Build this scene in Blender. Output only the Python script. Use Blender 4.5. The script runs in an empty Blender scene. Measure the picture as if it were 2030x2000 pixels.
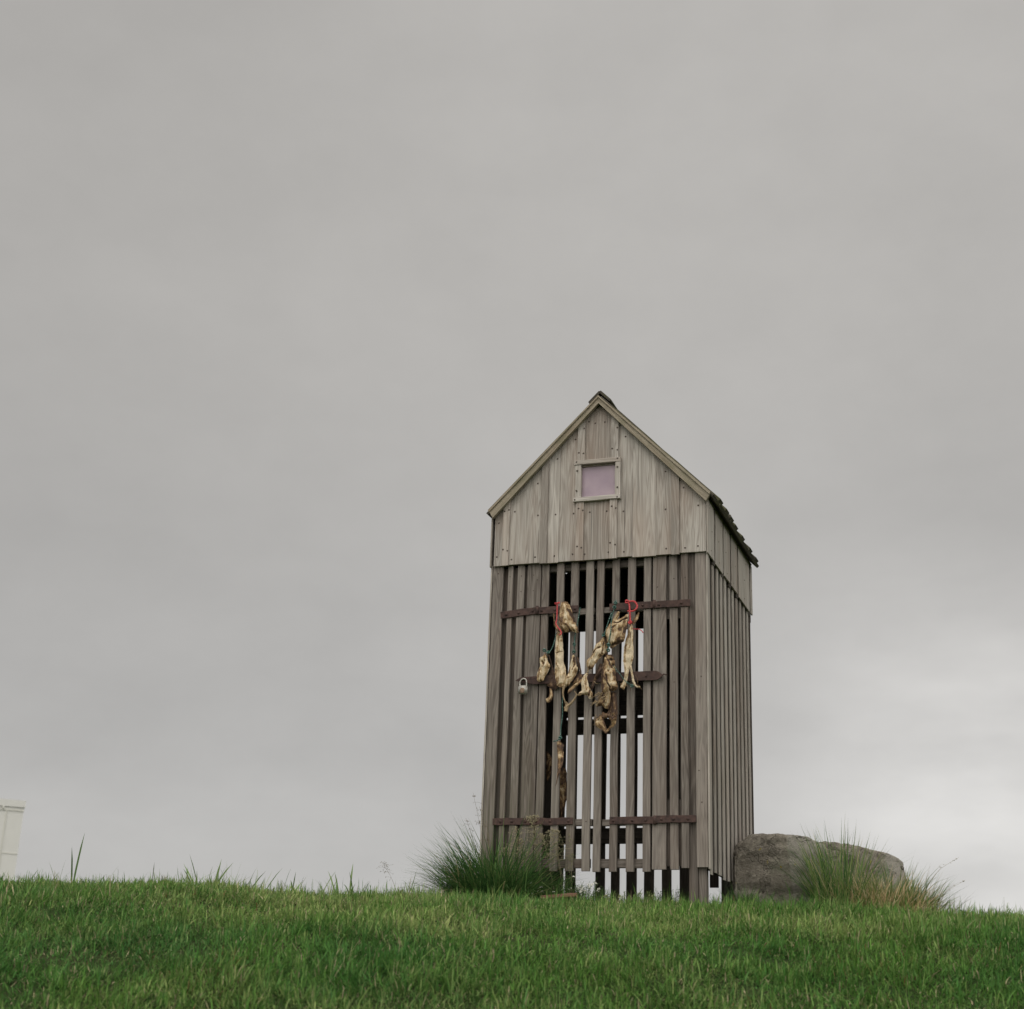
import bpy, bmesh, math, random
import numpy as np
from mathutils import Vector, Matrix, noise

SC = bpy.context.scene
COL = SC.collection
H0 = 1.30                      # eye height above the ground under the camera

# ------------------------------------------------------------------ camera
cam_d = bpy.data.cameras.new('camera'); cam = bpy.data.objects.new('camera', cam_d)
COL.objects.link(cam)
PIT, ROLL, FPX = 0.34137, 0.036035, 2992.7
fw = Vector((0, math.cos(PIT), math.sin(PIT))); up = Vector((0, -math.sin(PIT), math.cos(PIT))); rt = Vector((1, 0, 0))
c_, s_ = math.cos(ROLL), math.sin(ROLL)
r2 = rt * c_ + up * s_; u2 = up * c_ - rt * s_
cam.matrix_world = Matrix(((r2.x, u2.x, -fw.x, 0), (r2.y, u2.y, -fw.y, 0), (r2.z, u2.z, -fw.z, H0), (0, 0, 0, 1)))
cam_d.sensor_fit = 'HORIZONTAL'; cam_d.sensor_width = 56.0
cam_d.lens = 56.0 * FPX / 2030.0
cam_d.clip_start = 0.1; cam_d.clip_end = 6000
cam_d.dof.use_dof = True; cam_d.dof.focus_distance = 9.2; cam_d.dof.aperture_fstop = 5.6
SC.camera = cam
SC.render.resolution_x = 1024; SC.render.resolution_y = 1009

# ------------------------------------------------------------------ light
SC.view_settings.view_transform = 'Standard'; SC.view_settings.look = 'None'
SC.view_settings.gamma = 1.0; SC.view_settings.exposure = 0.0
SUN_EL, SUN_AZ = math.radians(52), math.radians(212)   # azimuth clockwise from +Y: behind the camera, to the left
sun_dir = Vector((math.sin(SUN_AZ) * math.cos(SUN_EL), math.cos(SUN_AZ) * math.cos(SUN_EL), math.sin(SUN_EL)))
sd = bpy.data.lights.new('sun', 'SUN'); sd.energy = 0.8; sd.angle = math.radians(35); sd.color = (1, .96, .90)
so = bpy.data.objects.new('sun', sd); COL.objects.link(so)
so.rotation_euler = (-sun_dir).to_track_quat('-Z', 'Y').to_euler()

W = bpy.data.worlds.new('World'); SC.world = W; W.use_nodes = True
def world():
    nt = W.node_tree; N = nt.nodes; L = nt.links; N.clear()
    out = N.new('ShaderNodeOutputWorld'); bg = N.new('ShaderNodeBackground'); bg.inputs['Strength'].default_value = 0.1
    sky = N.new('ShaderNodeTexSky'); sky.sky_type = 'NISHITA'; sky.sun_disc = False
    sky.sun_elevation = SUN_EL; sky.sun_rotation = SUN_AZ
    tc = N.new('ShaderNodeTexCoord'); sep = N.new('ShaderNodeSeparateXYZ'); L.new(tc.outputs['Generated'], sep.inputs[0])
    def M(op, a, b=None, c=None, clamp=False):
        n = N.new('ShaderNodeMath'); n.operation = op; n.use_clamp = clamp
        for i, v in enumerate((a, b, c)):
            if v is None: continue
            if isinstance(v, (int, float)): n.inputs[i].default_value = v
            else: L.new(v, n.inputs[i])
        return n.outputs[0]
    def ramp(v, a, b):
        n = N.new('ShaderNodeMapRange'); n.interpolation_type = 'SMOOTHSTEP'
        n.inputs['From Min'].default_value = a; n.inputs['From Max'].default_value = b; L.new(v, n.inputs['Value']); return n.outputs[0]
    def blob(d, w):   # soft bright or dark place in the cloud deck round direction d
        v = N.new('ShaderNodeVectorMath'); v.operation = 'DISTANCE'; L.new(tc.outputs['Generated'], v.inputs[0]); v.inputs[1].default_value = Vector(d).normalized()
        return M('SUBTRACT', 1.0, ramp(v.outputs['Value'], 0.0, w))
    def nz(scale, st, det, rough=.5, off=0):
        mp = N.new('ShaderNodeMapping'); mp.inputs['Scale'].default_value = st; mp.inputs['Location'].default_value = (off, off * .7, off * 1.3); L.new(tc.outputs['Generated'], mp.inputs[0])
        n = N.new('ShaderNodeTexNoise'); n.inputs['Scale'].default_value = scale; n.inputs['Detail'].default_value = det; n.inputs['Roughness'].default_value = rough
        L.new(mp.outputs[0], n.inputs['Vector']); return n.outputs[0]
    zz, yy, xx = sep.outputs[2], sep.outputs[1], sep.outputs[0]
    soft = M('SUBTRACT', nz(2.2, (1, 1, 2.2), 3, .45, 3.1), .5)
    wisp = M('SUBTRACT', nz(5.0, (1, 1, 2.6), 4, .5, 8.3), .5)
    mott = M('SUBTRACT', nz(17.0, (1, 1, 1.3), 5, .62, 5.7), .5)
    low = M('SUBTRACT', 1.0, ramp(zz, 0.03, 0.32))
    v = M('ADD', SKY_BASE, M('MULTIPLY', low, SKY_LOW))
    v = M('ADD', v, M('MULTIPLY', ramp(zz, .72, .98), .75))
    v = M('ADD', v, M('MULTIPLY', ramp(M('MULTIPLY', yy, -1.0), -.35, .9), 1.0))
    v = M('ADD', v, M('MULTIPLY', M('MULTIPLY', blob((.34, 1, .165), .22), M('ADD', .9, M('MULTIPLY', wisp, 1.6))), .25))
    v = M('SUBTRACT', v, M('MULTIPLY', blob((.36, 1, .33), .14), .022))
    v = M('ADD', v, M('MULTIPLY', blob((.20, 1, .66), .40), .040))
    v = M('ADD', v, M('MULTIPLY', blob((.08, 1, .30), .22), .025))
    v = M('SUBTRACT', v, M('MULTIPLY', blob((-.36, 1, .36), .34), .030))
    v = M('SUBTRACT', v, M('MULTIPLY', blob((-.36, 1, .78), .30), .03))
    v = M('MULTIPLY', v, M('ADD', 1.0, M('ADD', M('MULTIPLY', soft, .16), M('ADD', M('MULTIPLY', mott, .11), M('MULTIPLY', wisp, M('ADD', .15, M('MULTIPLY', low, .26)))))))
    # a little warmer high up, a little cooler near the horizon
    mx = N.new('ShaderNodeMix'); mx.data_type = 'RGBA'; L.new(ramp(zz, .05, .5), mx.inputs['Factor'])
    mx.inputs['A'].default_value = (1.0, .982, .955, 1); mx.inputs['B'].default_value = (1.0, .968, .922, 1)
    vm = N.new('ShaderNodeVectorMath'); vm.operation = 'SCALE'; L.new(mx.outputs['Result'], vm.inputs[0]); L.new(M('MULTIPLY', v, 10.0), vm.inputs['Scale'])
    m2 = N.new('ShaderNodeMix'); m2.data_type = 'RGBA'; m2.inputs['Factor'].default_value = .97
    L.new(sky.outputs[0], m2.inputs['A']); L.new(vm.outputs[0], m2.inputs['B'])
    L.new(m2.outputs['Result'], bg.inputs['Color']); L.new(bg.outputs[0], out.inputs[0])
SKY_BASE, SKY_LOW = 0.457, 0.050
world()

rnd = random.Random(7); rng = np.random.default_rng(11)

# ------------------------------------------------------------------ materials
def newmat(name):
    m = bpy.data.materials.new(name); m.use_nodes = True; nt = m.node_tree
    b = nt.nodes['Principled BSDF']; return m, nt, b
class NB:
    def __init__(s, nt): s.nt = nt; s.N = nt.nodes; s.L = nt.links
    def attr(s, n, out='Vector'):
        a = s.N.new('ShaderNodeAttribute'); a.attribute_name = n; return a.outputs[out]
    def noise(s, vec, scale, det=4, rough=.55, st=(1, 1, 1), dist=0, out=0):
        mp = s.N.new('ShaderNodeMapping'); mp.inputs['Scale'].default_value = st; s.L.new(vec, mp.inputs[0])
        n = s.N.new('ShaderNodeTexNoise'); n.inputs['Scale'].default_value = scale; n.inputs['Detail'].default_value = det
        n.inputs['Roughness'].default_value = rough; n.inputs['Distortion'].default_value = dist; s.L.new(mp.outputs[0], n.inputs['Vector']); return n.outputs[out]
    def math(s, op, a, b=None, clamp=False):
        n = s.N.new('ShaderNodeMath'); n.operation = op; n.use_clamp = clamp
        for i, v in enumerate((a, b)):
            if v is None: continue
            if isinstance(v, (int, float)): n.inputs[i].default_value = v
            else: s.L.new(v, n.inputs[i])
        return n.outputs[0]
    def rng(s, v, a, b, lo=0, hi=1):
        n = s.N.new('ShaderNodeMapRange'); n.inputs['From Min'].default_value = a; n.inputs['From Max'].default_value = b
        n.inputs['To Min'].default_value = lo; n.inputs['To Max'].default_value = hi; s.L.new(v, n.inputs['Value']); return n.outputs[0]
    def mix(s, f, a, b, mode='MIX'):
        n = s.N.new('ShaderNodeMix'); n.data_type = 'RGBA'; n.blend_type = mode
        if isinstance(f, (int, float)): n.inputs['Factor'].default_value = f
        else: s.L.new(f, n.inputs['Factor'])
        for k, v in (('A', a), ('B', b)):
            if isinstance(v, tuple): n.inputs[k].default_value = (*v, 1)
            else: s.L.new(v, n.inputs[k])
        return n.outputs['Result']
    def bump(s, h, strength, dist, bsdf):
        n = s.N.new('ShaderNodeBump'); n.inputs['Strength'].default_value = strength; n.inputs['Distance'].default_value = dist
        s.L.new(h, n.inputs['Height']); s.L.new(n.outputs[0], bsdf.inputs['Normal'])
    def sepz(s, v, k):
        n = s.N.new('ShaderNodeSeparateXYZ'); s.L.new(v, n.inputs[0]); return n.outputs[k]

def wood_mat(name, light, dark, moss=0.0, mossc=(.05, .06, .02), contrast=1.0, streak=1.0, tv=.55):
    """weathered timber; 'grain' = (along, across, thick) metres + a random offset per board"""
    m, nt, b = newmat(name); n = NB(nt); g = n.attr('grain'); t = n.attr('tint', 'Fac')
    rings = n.noise(g, 1.0, 3, .5, (1.1, 16, 16), .6)
    rings = n.math('FRACT', n.math('MULTIPLY', rings, 9.0))
    rings = n.math('ABSOLUTE', n.math('SUBTRACT', rings, .5))
    fine = n.noise(g, 1.0, 5, .65, (4.5, 330, 330))
    mid = n.noise(g, 1.0, 4, .6, (1.6, 60, 60), .3)
    big = n.noise(g, 1.0, 3, .5, (2.2, 9, 9))
    crack = n.noise(g, 1.0, 3, .5, (1.3, 95, 95), .2)
    crack = n.rng(crack, .27, .34)
    f = n.math('ADD', n.math('MULTIPLY', rings, .55 * contrast), n.math('MULTIPLY', fine, .55))
    f = n.math('ADD', f, n.math('ADD', n.math('MULTIPLY', mid, .55 * streak), .275 * (1 - streak)))
    f = n.math('ADD', f, n.math('MULTIPLY', big, .35))
    f = n.math('ADD', f, n.math('MULTIPLY', n.math('SUBTRACT', t, .5), tv))
    f = n.rng(f, .45, 1.15); 
    col = n.mix(f, light, dark)
    hue = n.noise(g, 1.0, 2, .5, (1.5, 5, 5)); 
    col = n.mix(n.rng(hue, .45, .8, 0, .35), col, tuple(x * y for x, y in zip(dark, (1.35, 1.0, .8))))
    col = n.mix(n.math('MULTIPLY', n.math('SUBTRACT', 1.0, crack), .75), col, tuple(x * .30 for x in dark))
    if moss > 0:
        tc = nt.nodes.new('ShaderNodeTexCoord')
        mo = n.noise(tc.outputs['Object'], 7, 5, .6)
        mo = n.rng(mo, .62 - moss * .35, .72 - moss * .25)
        col = n.mix(n.math('MULTIPLY', mo, min(1, moss * 1.3)), col, mossc)
    al = n.attr('algae', 'Fac')
    al2 = n.math('MULTIPLY', al, n.rng(mid, .35, .6))
    col = n.mix(n.math('MULTIPLY', al2, .7), col, (.055, .065, .025))
    nt.links.new(col, b.inputs['Base Color'])
    b.inputs['Roughness'].default_value = .82; b.inputs['Specular IOR Level'].default_value = .25
    h = n.math('ADD', n.math('MULTIPLY', rings, -.35), n.math('ADD', fine, n.math('MULTIPLY', crack, .8)))
    n.bump(h, .55, .0022, b)
    return m
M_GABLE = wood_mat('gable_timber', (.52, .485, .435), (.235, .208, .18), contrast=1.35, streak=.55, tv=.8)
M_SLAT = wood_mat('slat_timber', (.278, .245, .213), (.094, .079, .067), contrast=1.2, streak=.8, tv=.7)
M_SIDE = wood_mat('side_timber', (.455, .42, .37), (.17, .15, .127), tv=.8)
M_BACK = wood_mat('shaded_timber', (.14, .12, .10), (.05, .042, .035))  # darker than the outer wood: shade of interior and gaps put into the colour
M_ROOF = wood_mat('roof_timber', (.12, .105, .08), (.045, .040, .032), moss=.55, mossc=(.075, .075, .03))
M_TRIM = wood_mat('trim_timber', (.42, .37, .285), (.19, .16, .115), moss=.25, mossc=(.12, .125, .06))

def rust_mat():
    m, nt, b = newmat('rusty_iron'); n = NB(nt); tc = nt.nodes.new('ShaderNodeTexCoord').outputs['Object']
    a = n.noise(tc, 40, 6, .65); c = n.noise(tc, 9, 3, .5)
    col = n.mix(n.rng(a, .35, .68), (.040, .029, .027), (.098, .060, .050))
    col = n.mix(n.rng(c, .45, .7, 0, .6), col, (.10, .065, .055))
    nt.links.new(col, b.inputs['Base Color']); b.inputs['Roughness'].default_value = .9; b.inputs['Specular IOR Level'].default_value = .2
    n.bump(a, .8, .002, b); return m
M_RUST = rust_mat()
def simple(name, base, var, scale=30, rough=.7, metal=0, bump=.3, dist=.001):
    m, nt, b = newmat(name); n = NB(nt); tc = nt.nodes.new('ShaderNodeTexCoord').outputs['Object']
    a = n.noise(tc, scale, 5, .6); nt.links.new(n.mix(n.rng(a, .35, .65), base, var), b.inputs['Base Color'])
    b.inputs['Roughness'].default_value = rough; b.inputs['Metallic'].default_value = metal; n.bump(a, bump, dist, b); return m
M_NAIL = simple('nail_head', (.045, .035, .028), (.12, .09, .07), 300, .7, .2)
M_LOCK = simple('padlock_metal', (.50, .49, .45), (.30, .28, .24), 160, .45, .5)
M_LOCKRUST = simple('padlock_rust', (.16, .10, .065), (.28, .20, .14), 200, .8)
M_PANE = None
def pane_mat():
    m, nt, b = newmat('lilac_pane'); n = NB(nt); tc = nt.nodes.new('ShaderNodeTexCoord').outputs['Object']
    a = n.noise(tc, 5, 3, .5); f = n.noise(tc, 450, 2, .5)
    col = n.mix(n.rng(a, .35, .65), (.30, .225, .275), (.43, .34, .37)); col = n.mix(n.rng(f, .4, .6, 0, .35), col, (.26, .21, .24))
    nt.links.new(col, b.inputs['Base Color']); b.inputs['Roughness'].default_value = .5; b.inputs['Specular IOR Level'].default_value = .4; return m
M_PANE = pane_mat()
def rope_mat(name, c1, c2, k):
    m, nt, b = newmat(name); n = NB(nt); g = n.attr('grain')
    w = nt.nodes.new('ShaderNodeTexWave'); w.wave_type = 'BANDS'; w.bands_direction = 'DIAGONAL'; w.inputs['Scale'].default_value = 1.0
    mp = nt.nodes.new('ShaderNodeMapping'); mp.inputs['Scale'].default_value = (k, 1.2, 0); nt.links.new(g, mp.inputs[0]); nt.links.new(mp.outputs[0], w.inputs['Vector'])
    fl = n.noise(g, 1.0, 2, .5, (90, 3, 0))
    f = n.math('MULTIPLY', n.rng(w.outputs['Fac'], .62, .8), n.rng(fl, .48, .58))
    nt.links.new(n.mix(f, c1, c2), b.inputs['Base Color']); b.inputs['Roughness'].default_value = .55; n.bump(w.outputs['Fac'], .8, .0015, b); return m
M_GREEN = rope_mat('green_rope', (.012, .085, .062), (.42, .55, .50), 55)
M_RED = rope_mat('red_rope', (.50, .045, .05), (.58, .10, .10), 60)
def fish_mat():
    m, nt, b = newmat('dried_fish_skin'); n = NB(nt); g = n.attr('grain'); t = n.attr('tint', 'Fac')
    a = n.noise(g, 1.0, 5, .62, (28, 28, 28), .6); str_ = n.noise(g, 1.0, 5, .6, (14, 120, 120), .5); sp = n.noise(g, 230, 3, .6)
    f = n.math('ADD', n.math('MULTIPLY', a, 1.5), n.math('MULTIPLY', str_, .8)); f = n.math('SUBTRACT', f, .62); f = n.math('ADD', f, n.math('MULTIPLY', n.math('SUBTRACT', t, .5), 1.0))
    f = n.rng(f, .28, 1.02)
    cr = nt.nodes.new('ShaderNodeValToRGB'); e = cr.color_ramp.elements
    e[0].position = 0; e[0].color = (.65, .54, .375, 1); e[1].position = 1; e[1].color = (.055, .030, .018, 1)
    for p, c in ((.25, (.49, .36, .20, 1)), (.47, (.29, .18, .083, 1)), (.68, (.115, .065, .034, 1))):
        x = cr.color_ramp.elements.new(p); x.color = c
    nt.links.new(f, cr.inputs[0])
    col = n.mix(n.rng(sp, .60, .70, 0, .5), cr.outputs[0], (.12, .07, .04))
    nt.links.new(col, b.inputs['Base Color']); b.inputs['Roughness'].default_value = .6; b.inputs['Specular IOR Level'].default_value = .35
    n.bump(n.math('ADD', str_, n.math('MULTIPLY', a, .6)), .9, .010, b); return m
M_FISH = fish_mat()
def stone_mat():
    m, nt, b = newmat('basalt'); n = NB(nt); tc = nt.nodes.new('ShaderNodeTexCoord').outputs['Object']
    a = n.noise(tc, 55, 6, .7); l = n.noise(tc, 1, 5, .6, (4, 4, 13), .8); c = n.noise(tc, 5, 4, .55); v = n.noise(tc, 85, 3, .65)
    vo = nt.nodes.new('ShaderNodeTexVoronoi'); vo.feature = 'DISTANCE_TO_EDGE'; vo.inputs['Scale'].default_value = 2.2; vw = nt.nodes.new('ShaderNodeVectorMath'); vw.operation = 'ADD'; nt.links.new(tc, vw.inputs[0]); nt.links.new(n.noise(tc, 6, 4, .6, out=1), vw.inputs[1]); nt.links.new(vw.outputs[0], vo.inputs['Vector']); ck = n.rng(vo.outputs['Distance'], .0, .035)
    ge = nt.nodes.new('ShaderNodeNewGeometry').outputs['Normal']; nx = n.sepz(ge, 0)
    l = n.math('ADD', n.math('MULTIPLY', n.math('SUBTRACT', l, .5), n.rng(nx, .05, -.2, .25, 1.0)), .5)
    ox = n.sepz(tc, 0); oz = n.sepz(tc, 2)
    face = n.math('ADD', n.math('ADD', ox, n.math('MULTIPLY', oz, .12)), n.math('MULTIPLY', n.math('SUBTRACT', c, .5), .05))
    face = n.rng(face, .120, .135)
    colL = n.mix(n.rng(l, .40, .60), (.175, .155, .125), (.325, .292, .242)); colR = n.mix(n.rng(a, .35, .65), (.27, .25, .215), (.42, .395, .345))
    col = n.mix(face, colL, colR)  # left of the ridge browner and darker: facet shading put into the colour
    col = n.mix(n.rng(a, .42, .62, 0, .55), col, (.13, .117, .095))
    col = n.mix(n.rng(v, .62, .68, 0, .7), col, (.045, .04, .034))
    col = n.mix(n.rng(c, .56, .70, 0, .6), col, (.19, .19, .14))
    li = n.noise(tc, 22, 2, .5, dist=.5); li2 = n.noise(tc, 4.1, 1, .5)
    col = n.mix(n.math('MULTIPLY', n.rng(li, .68, .71), n.rng(li2, .52, .56)), col, (.30, .24, .04))
    col = n.mix(n.math('MULTIPLY', n.math('SUBTRACT', 1.0, ck), .30), col, (.05, .045, .036))
    nt.links.new(col, b.inputs['Base Color']); b.inputs['Roughness'].default_value = .95; b.inputs['Specular IOR Level'].default_value = .15
    n.bump(n.math('ADD', n.math('MULTIPLY', a, .6), n.math('ADD', n.math('MULTIPLY', l, .8), n.math('ADD', n.math('MULTIPLY', ck, .35), n.math('MULTIPLY', v, .4)))), 1.0, .018, b); return m
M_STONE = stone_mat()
def leaf_mat(name, trans=.3, rough=.55):
    m, nt, b = newmat(name); n = NB(nt); c = n.attr('col', 'Color')
    nt.links.new(c, b.inputs['Base Color']); b.inputs['Roughness'].default_value = rough; b.inputs['Specular IOR Level'].default_value = .12
    tr = nt.nodes.new('ShaderNodeBsdfTranslucent'); nt.links.new(c, tr.inputs['Color'])
    mx = nt.nodes.new('ShaderNodeMixShader'); mx.inputs[0].default_value = trans
    nt.links.new(b.outputs[0], mx.inputs[1]); nt.links.new(tr.outputs[0], mx.inputs[2]); nt.links.new(mx.outputs[0], nt.nodes['Material Output'].inputs[0]); return m
M_LEAF = leaf_mat('leaf_blades')
def ground_mat():
    m, nt, b = newmat('turf_soil'); n = NB(nt); tc = nt.nodes.new('ShaderNodeTexCoord').outputs['Object']
    a = n.noise(tc, 3, 6, .65); c = n.noise(tc, 60, 4, .6)
    col = n.mix(n.rng(a, .35, .65), (.028, .055, .016), (.045, .062, .022)); col = n.mix(n.rng(c, .45, .7, 0, .6), col, (.05, .04, .022))
    nt.links.new(col, b.inputs['Base Color']); b.inputs['Roughness'].default_value = 1; b.inputs['Specular IOR Level'].default_value = .1; n.bump(c, .8, .03, b); return m
M_GROUND = ground_mat()

# ------------------------------------------------------------------ mesh helpers
class MB:
    """collects boards and other solids; build() links them as one mesh object"""
    def __init__(s): s.v = []; s.f = []; s.g = []; s.t = []; s.mi = []; s.al = []; s.sm = []
    def add(s, verts, faces, grain, tint=.5, mi=0, algae=None, smooth=False):
        o = len(s.v); s.v += [tuple(x) for x in verts]; s.f += [tuple(i + o for i in f) for f in faces]
        s.g += [tuple(x) for x in grain]; s.t += ([tint] * len(verts) if isinstance(tint, (int, float)) else list(tint)); s.mi += [mi] * len(faces)
        s.al += ([0.0] * len(verts) if algae is None else list(algae)); s.sm += [smooth] * len(faces)
    def board(s, a, b, w, t, side=None, mi=0, seg=5, tint=None, warp=.0012, ch=.0022, algae=None):
        """board from a to b; w across (direction side), t thick"""
        a, b = Vector(a), Vector(b); ax = (b - a); ln = ax.length; ax.normalize()
        sd = Vector(side) if side else Vector((1, 0, 0)); sd = (sd - ax * sd.dot(ax)).normalized(); th = ax.cross(sd)
        off = Vector((rnd.uniform(0, 50), rnd.uniform(0, 50), rnd.uniform(0, 50))); tint = rnd.uniform(.15, .85) if tint is None else tint
        x, y = w / 2, t / 2; c = min(ch, x * .45, y * .45)
        cs = [(-x + c, -y), (x - c, -y), (x, -y + c), (x, y - c), (x - c, y), (-x + c, y), (-x, y - c), (-x, -y + c)]
        V = []; G = []; A = []
        for k in range(seg + 1):
            f = k / seg; d1 = rnd.gauss(0, warp); d2 = rnd.gauss(0, warp) * .5
            for (p, q) in cs:
                P = a + ax * ln * f + sd * (p + d1) + th * (q + d2); V.append(P); G.append(Vector((ln * f, p, q)) + off); A.append(algae(P) if algae else 0.0)
        F = []
        for k in range(seg):
            for j in range(8):
                j2 = (j + 1) % 8; F.append((k * 8 + j, k * 8 + j2, (k + 1) * 8 + j2, (k + 1) * 8 + j))
        F.append(tuple(range(7, -1, -1))); F.append(tuple(seg * 8 + j for j in range(8)))
        s.add(V, F, G, tint, mi, A)
    def prism(s, poly, v0, v1, tint=None, mi=0):
        """polygon in the (u, z) plane, extruded from v0 to v1; grain along z"""
        off = Vector((rnd.uniform(0, 50), rnd.uniform(0, 50), rnd.uniform(0, 50))); tint = rnd.uniform(.15, .85) if tint is None else tint
        n = len(poly); V = [(u, v0, z) for u, z in poly] + [(u, v1, z) for u, z in poly]
        G = [Vector((z, u, v)) + off for u, v, z in V]
        F = [tuple(range(n)), tuple(range(2 * n - 1, n - 1, -1))] + [(i, i + n, (i + 1) % n + n, (i + 1) % n) for i in range(n)]
        s.add(V, F, G, tint, mi)
    def dome(s, c, r, h, nrm=(0, -1, 0), mi=0, n=10):
        nr = Vector(nrm); a = nr.orthogonal().normalized(); b = nr.cross(a); c = Vector(c)
        V = []; F = []
        for k, (rr, hh) in enumerate(((1, -.2), (1, .35), (.75, .8), (.3, 1))):
            for j in range(n):
                an = 2 * math.pi * j / n; V.append(c + (a * math.cos(an) + b * math.sin(an)) * r * rr + nr * h * hh)
        for k in range(3):
            for j in range(n): F.append((k * n + j, k * n + (j + 1) % n, (k + 1) * n + (j + 1) % n, (k + 1) * n + j))
        F.append(tuple(3 * n + j for j in range(n)))
        s.add(V, F, V, .5, mi, smooth=True)
    def tube(s, pts, r, n=8, mi=0, tint=.5, close=False, taper=None):
        pts = [Vector(p) for p in pts]; V = []; G = []; F = []; L = 0; prev = None; off = rnd.uniform(0, 30)
        T = []
        for i in range(len(pts)):
            T.append(((pts[min(i + 1, len(pts) - 1)] - pts[max(i - 1, 0)])).normalized())
        nrm = T[0].orthogonal().normalized()
        for i, p in enumerate(pts):
            nrm = (nrm - T[i] * nrm.dot(T[i])).normalized(); bi = T[i].cross(nrm)
            if i: L += (p - pts[i - 1]).length
            rr = r * (taper(i / (len(pts) - 1)) if taper else 1)
            for j in range(n):
                an = 2 * math.pi * j / n; V.append(p + (nrm * math.cos(an) + bi * math.sin(an)) * rr); G.append((L + off, j / n, 0))
        for i in range(len(pts) - 1):
            for j in range(n): F.append((i * n + j, i * n + (j + 1) % n, (i + 1) * n + (j + 1) % n, (i + 1) * n + j))
        F.append(tuple(range(n - 1, -1, -1))); F.append(tuple((len(pts) - 1) * n + j for j in range(n)))
        s.add(V, F, G, tint, mi, smooth=True)
    def build(s, name, mats, parent=None):
        me = bpy.data.meshes.new(name); me.from_pydata([tuple(x) for x in s.v], [], s.f)
        for m in (mats if isinstance(mats, (list, tuple)) else [mats]): me.materials.append(m)
        me.polygons.foreach_set('material_index', s.mi); me.polygons.foreach_set('use_smooth', s.sm)
        a = me.attributes.new('grain', 'FLOAT_VECTOR', 'POINT'); a.data.foreach_set('vector', np.array([tuple(x) for x in s.g], dtype=np.float32).ravel())
        a = me.attributes.new('tint', 'FLOAT', 'POINT'); a.data.foreach_set('value', np.array(s.t, dtype=np.float32))
        a = me.attributes.new('algae', 'FLOAT', 'POINT'); a.data.foreach_set('value', np.array(s.al, dtype=np.float32))
        me.validate(); me.update()
        o = bpy.data.objects.new(name, me); COL.objects.link(o)
        if parent: o.parent = parent
        return o
def tag(o, label=None, cat=None, group=None, kind=None):
    if label: o['label'] = label
    if cat: o['category'] = cat
    if group: o['group'] = group
    if kind: o['kind'] = kind
    return o
def empty(name, loc, rz=0, parent=None):
    o = bpy.data.objects.new(name, None); COL.objects.link(o); o.location = loc; o.rotation_euler = (0, 0, rz); o.empty_display_size = .2
    if parent: o.parent = parent
    return o
def spline(P, k=6):
    P = [Vector(p) for p in P]; out = []
    for i in range(len(P) - 1):
        a = P[max(i - 1, 0)]; b = P[i]; c = P[i + 1]; d = P[min(i + 2, len(P) - 1)]
        for j in range(k):
            t = j / k; out.append(.5 * ((2 * b) + (c - a) * t + (2 * a - 5 * b + 4 * c - d) * t * t + (3 * b - a - 3 * c + d) * t ** 3))
    out.append(P[-1]); return out

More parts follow.
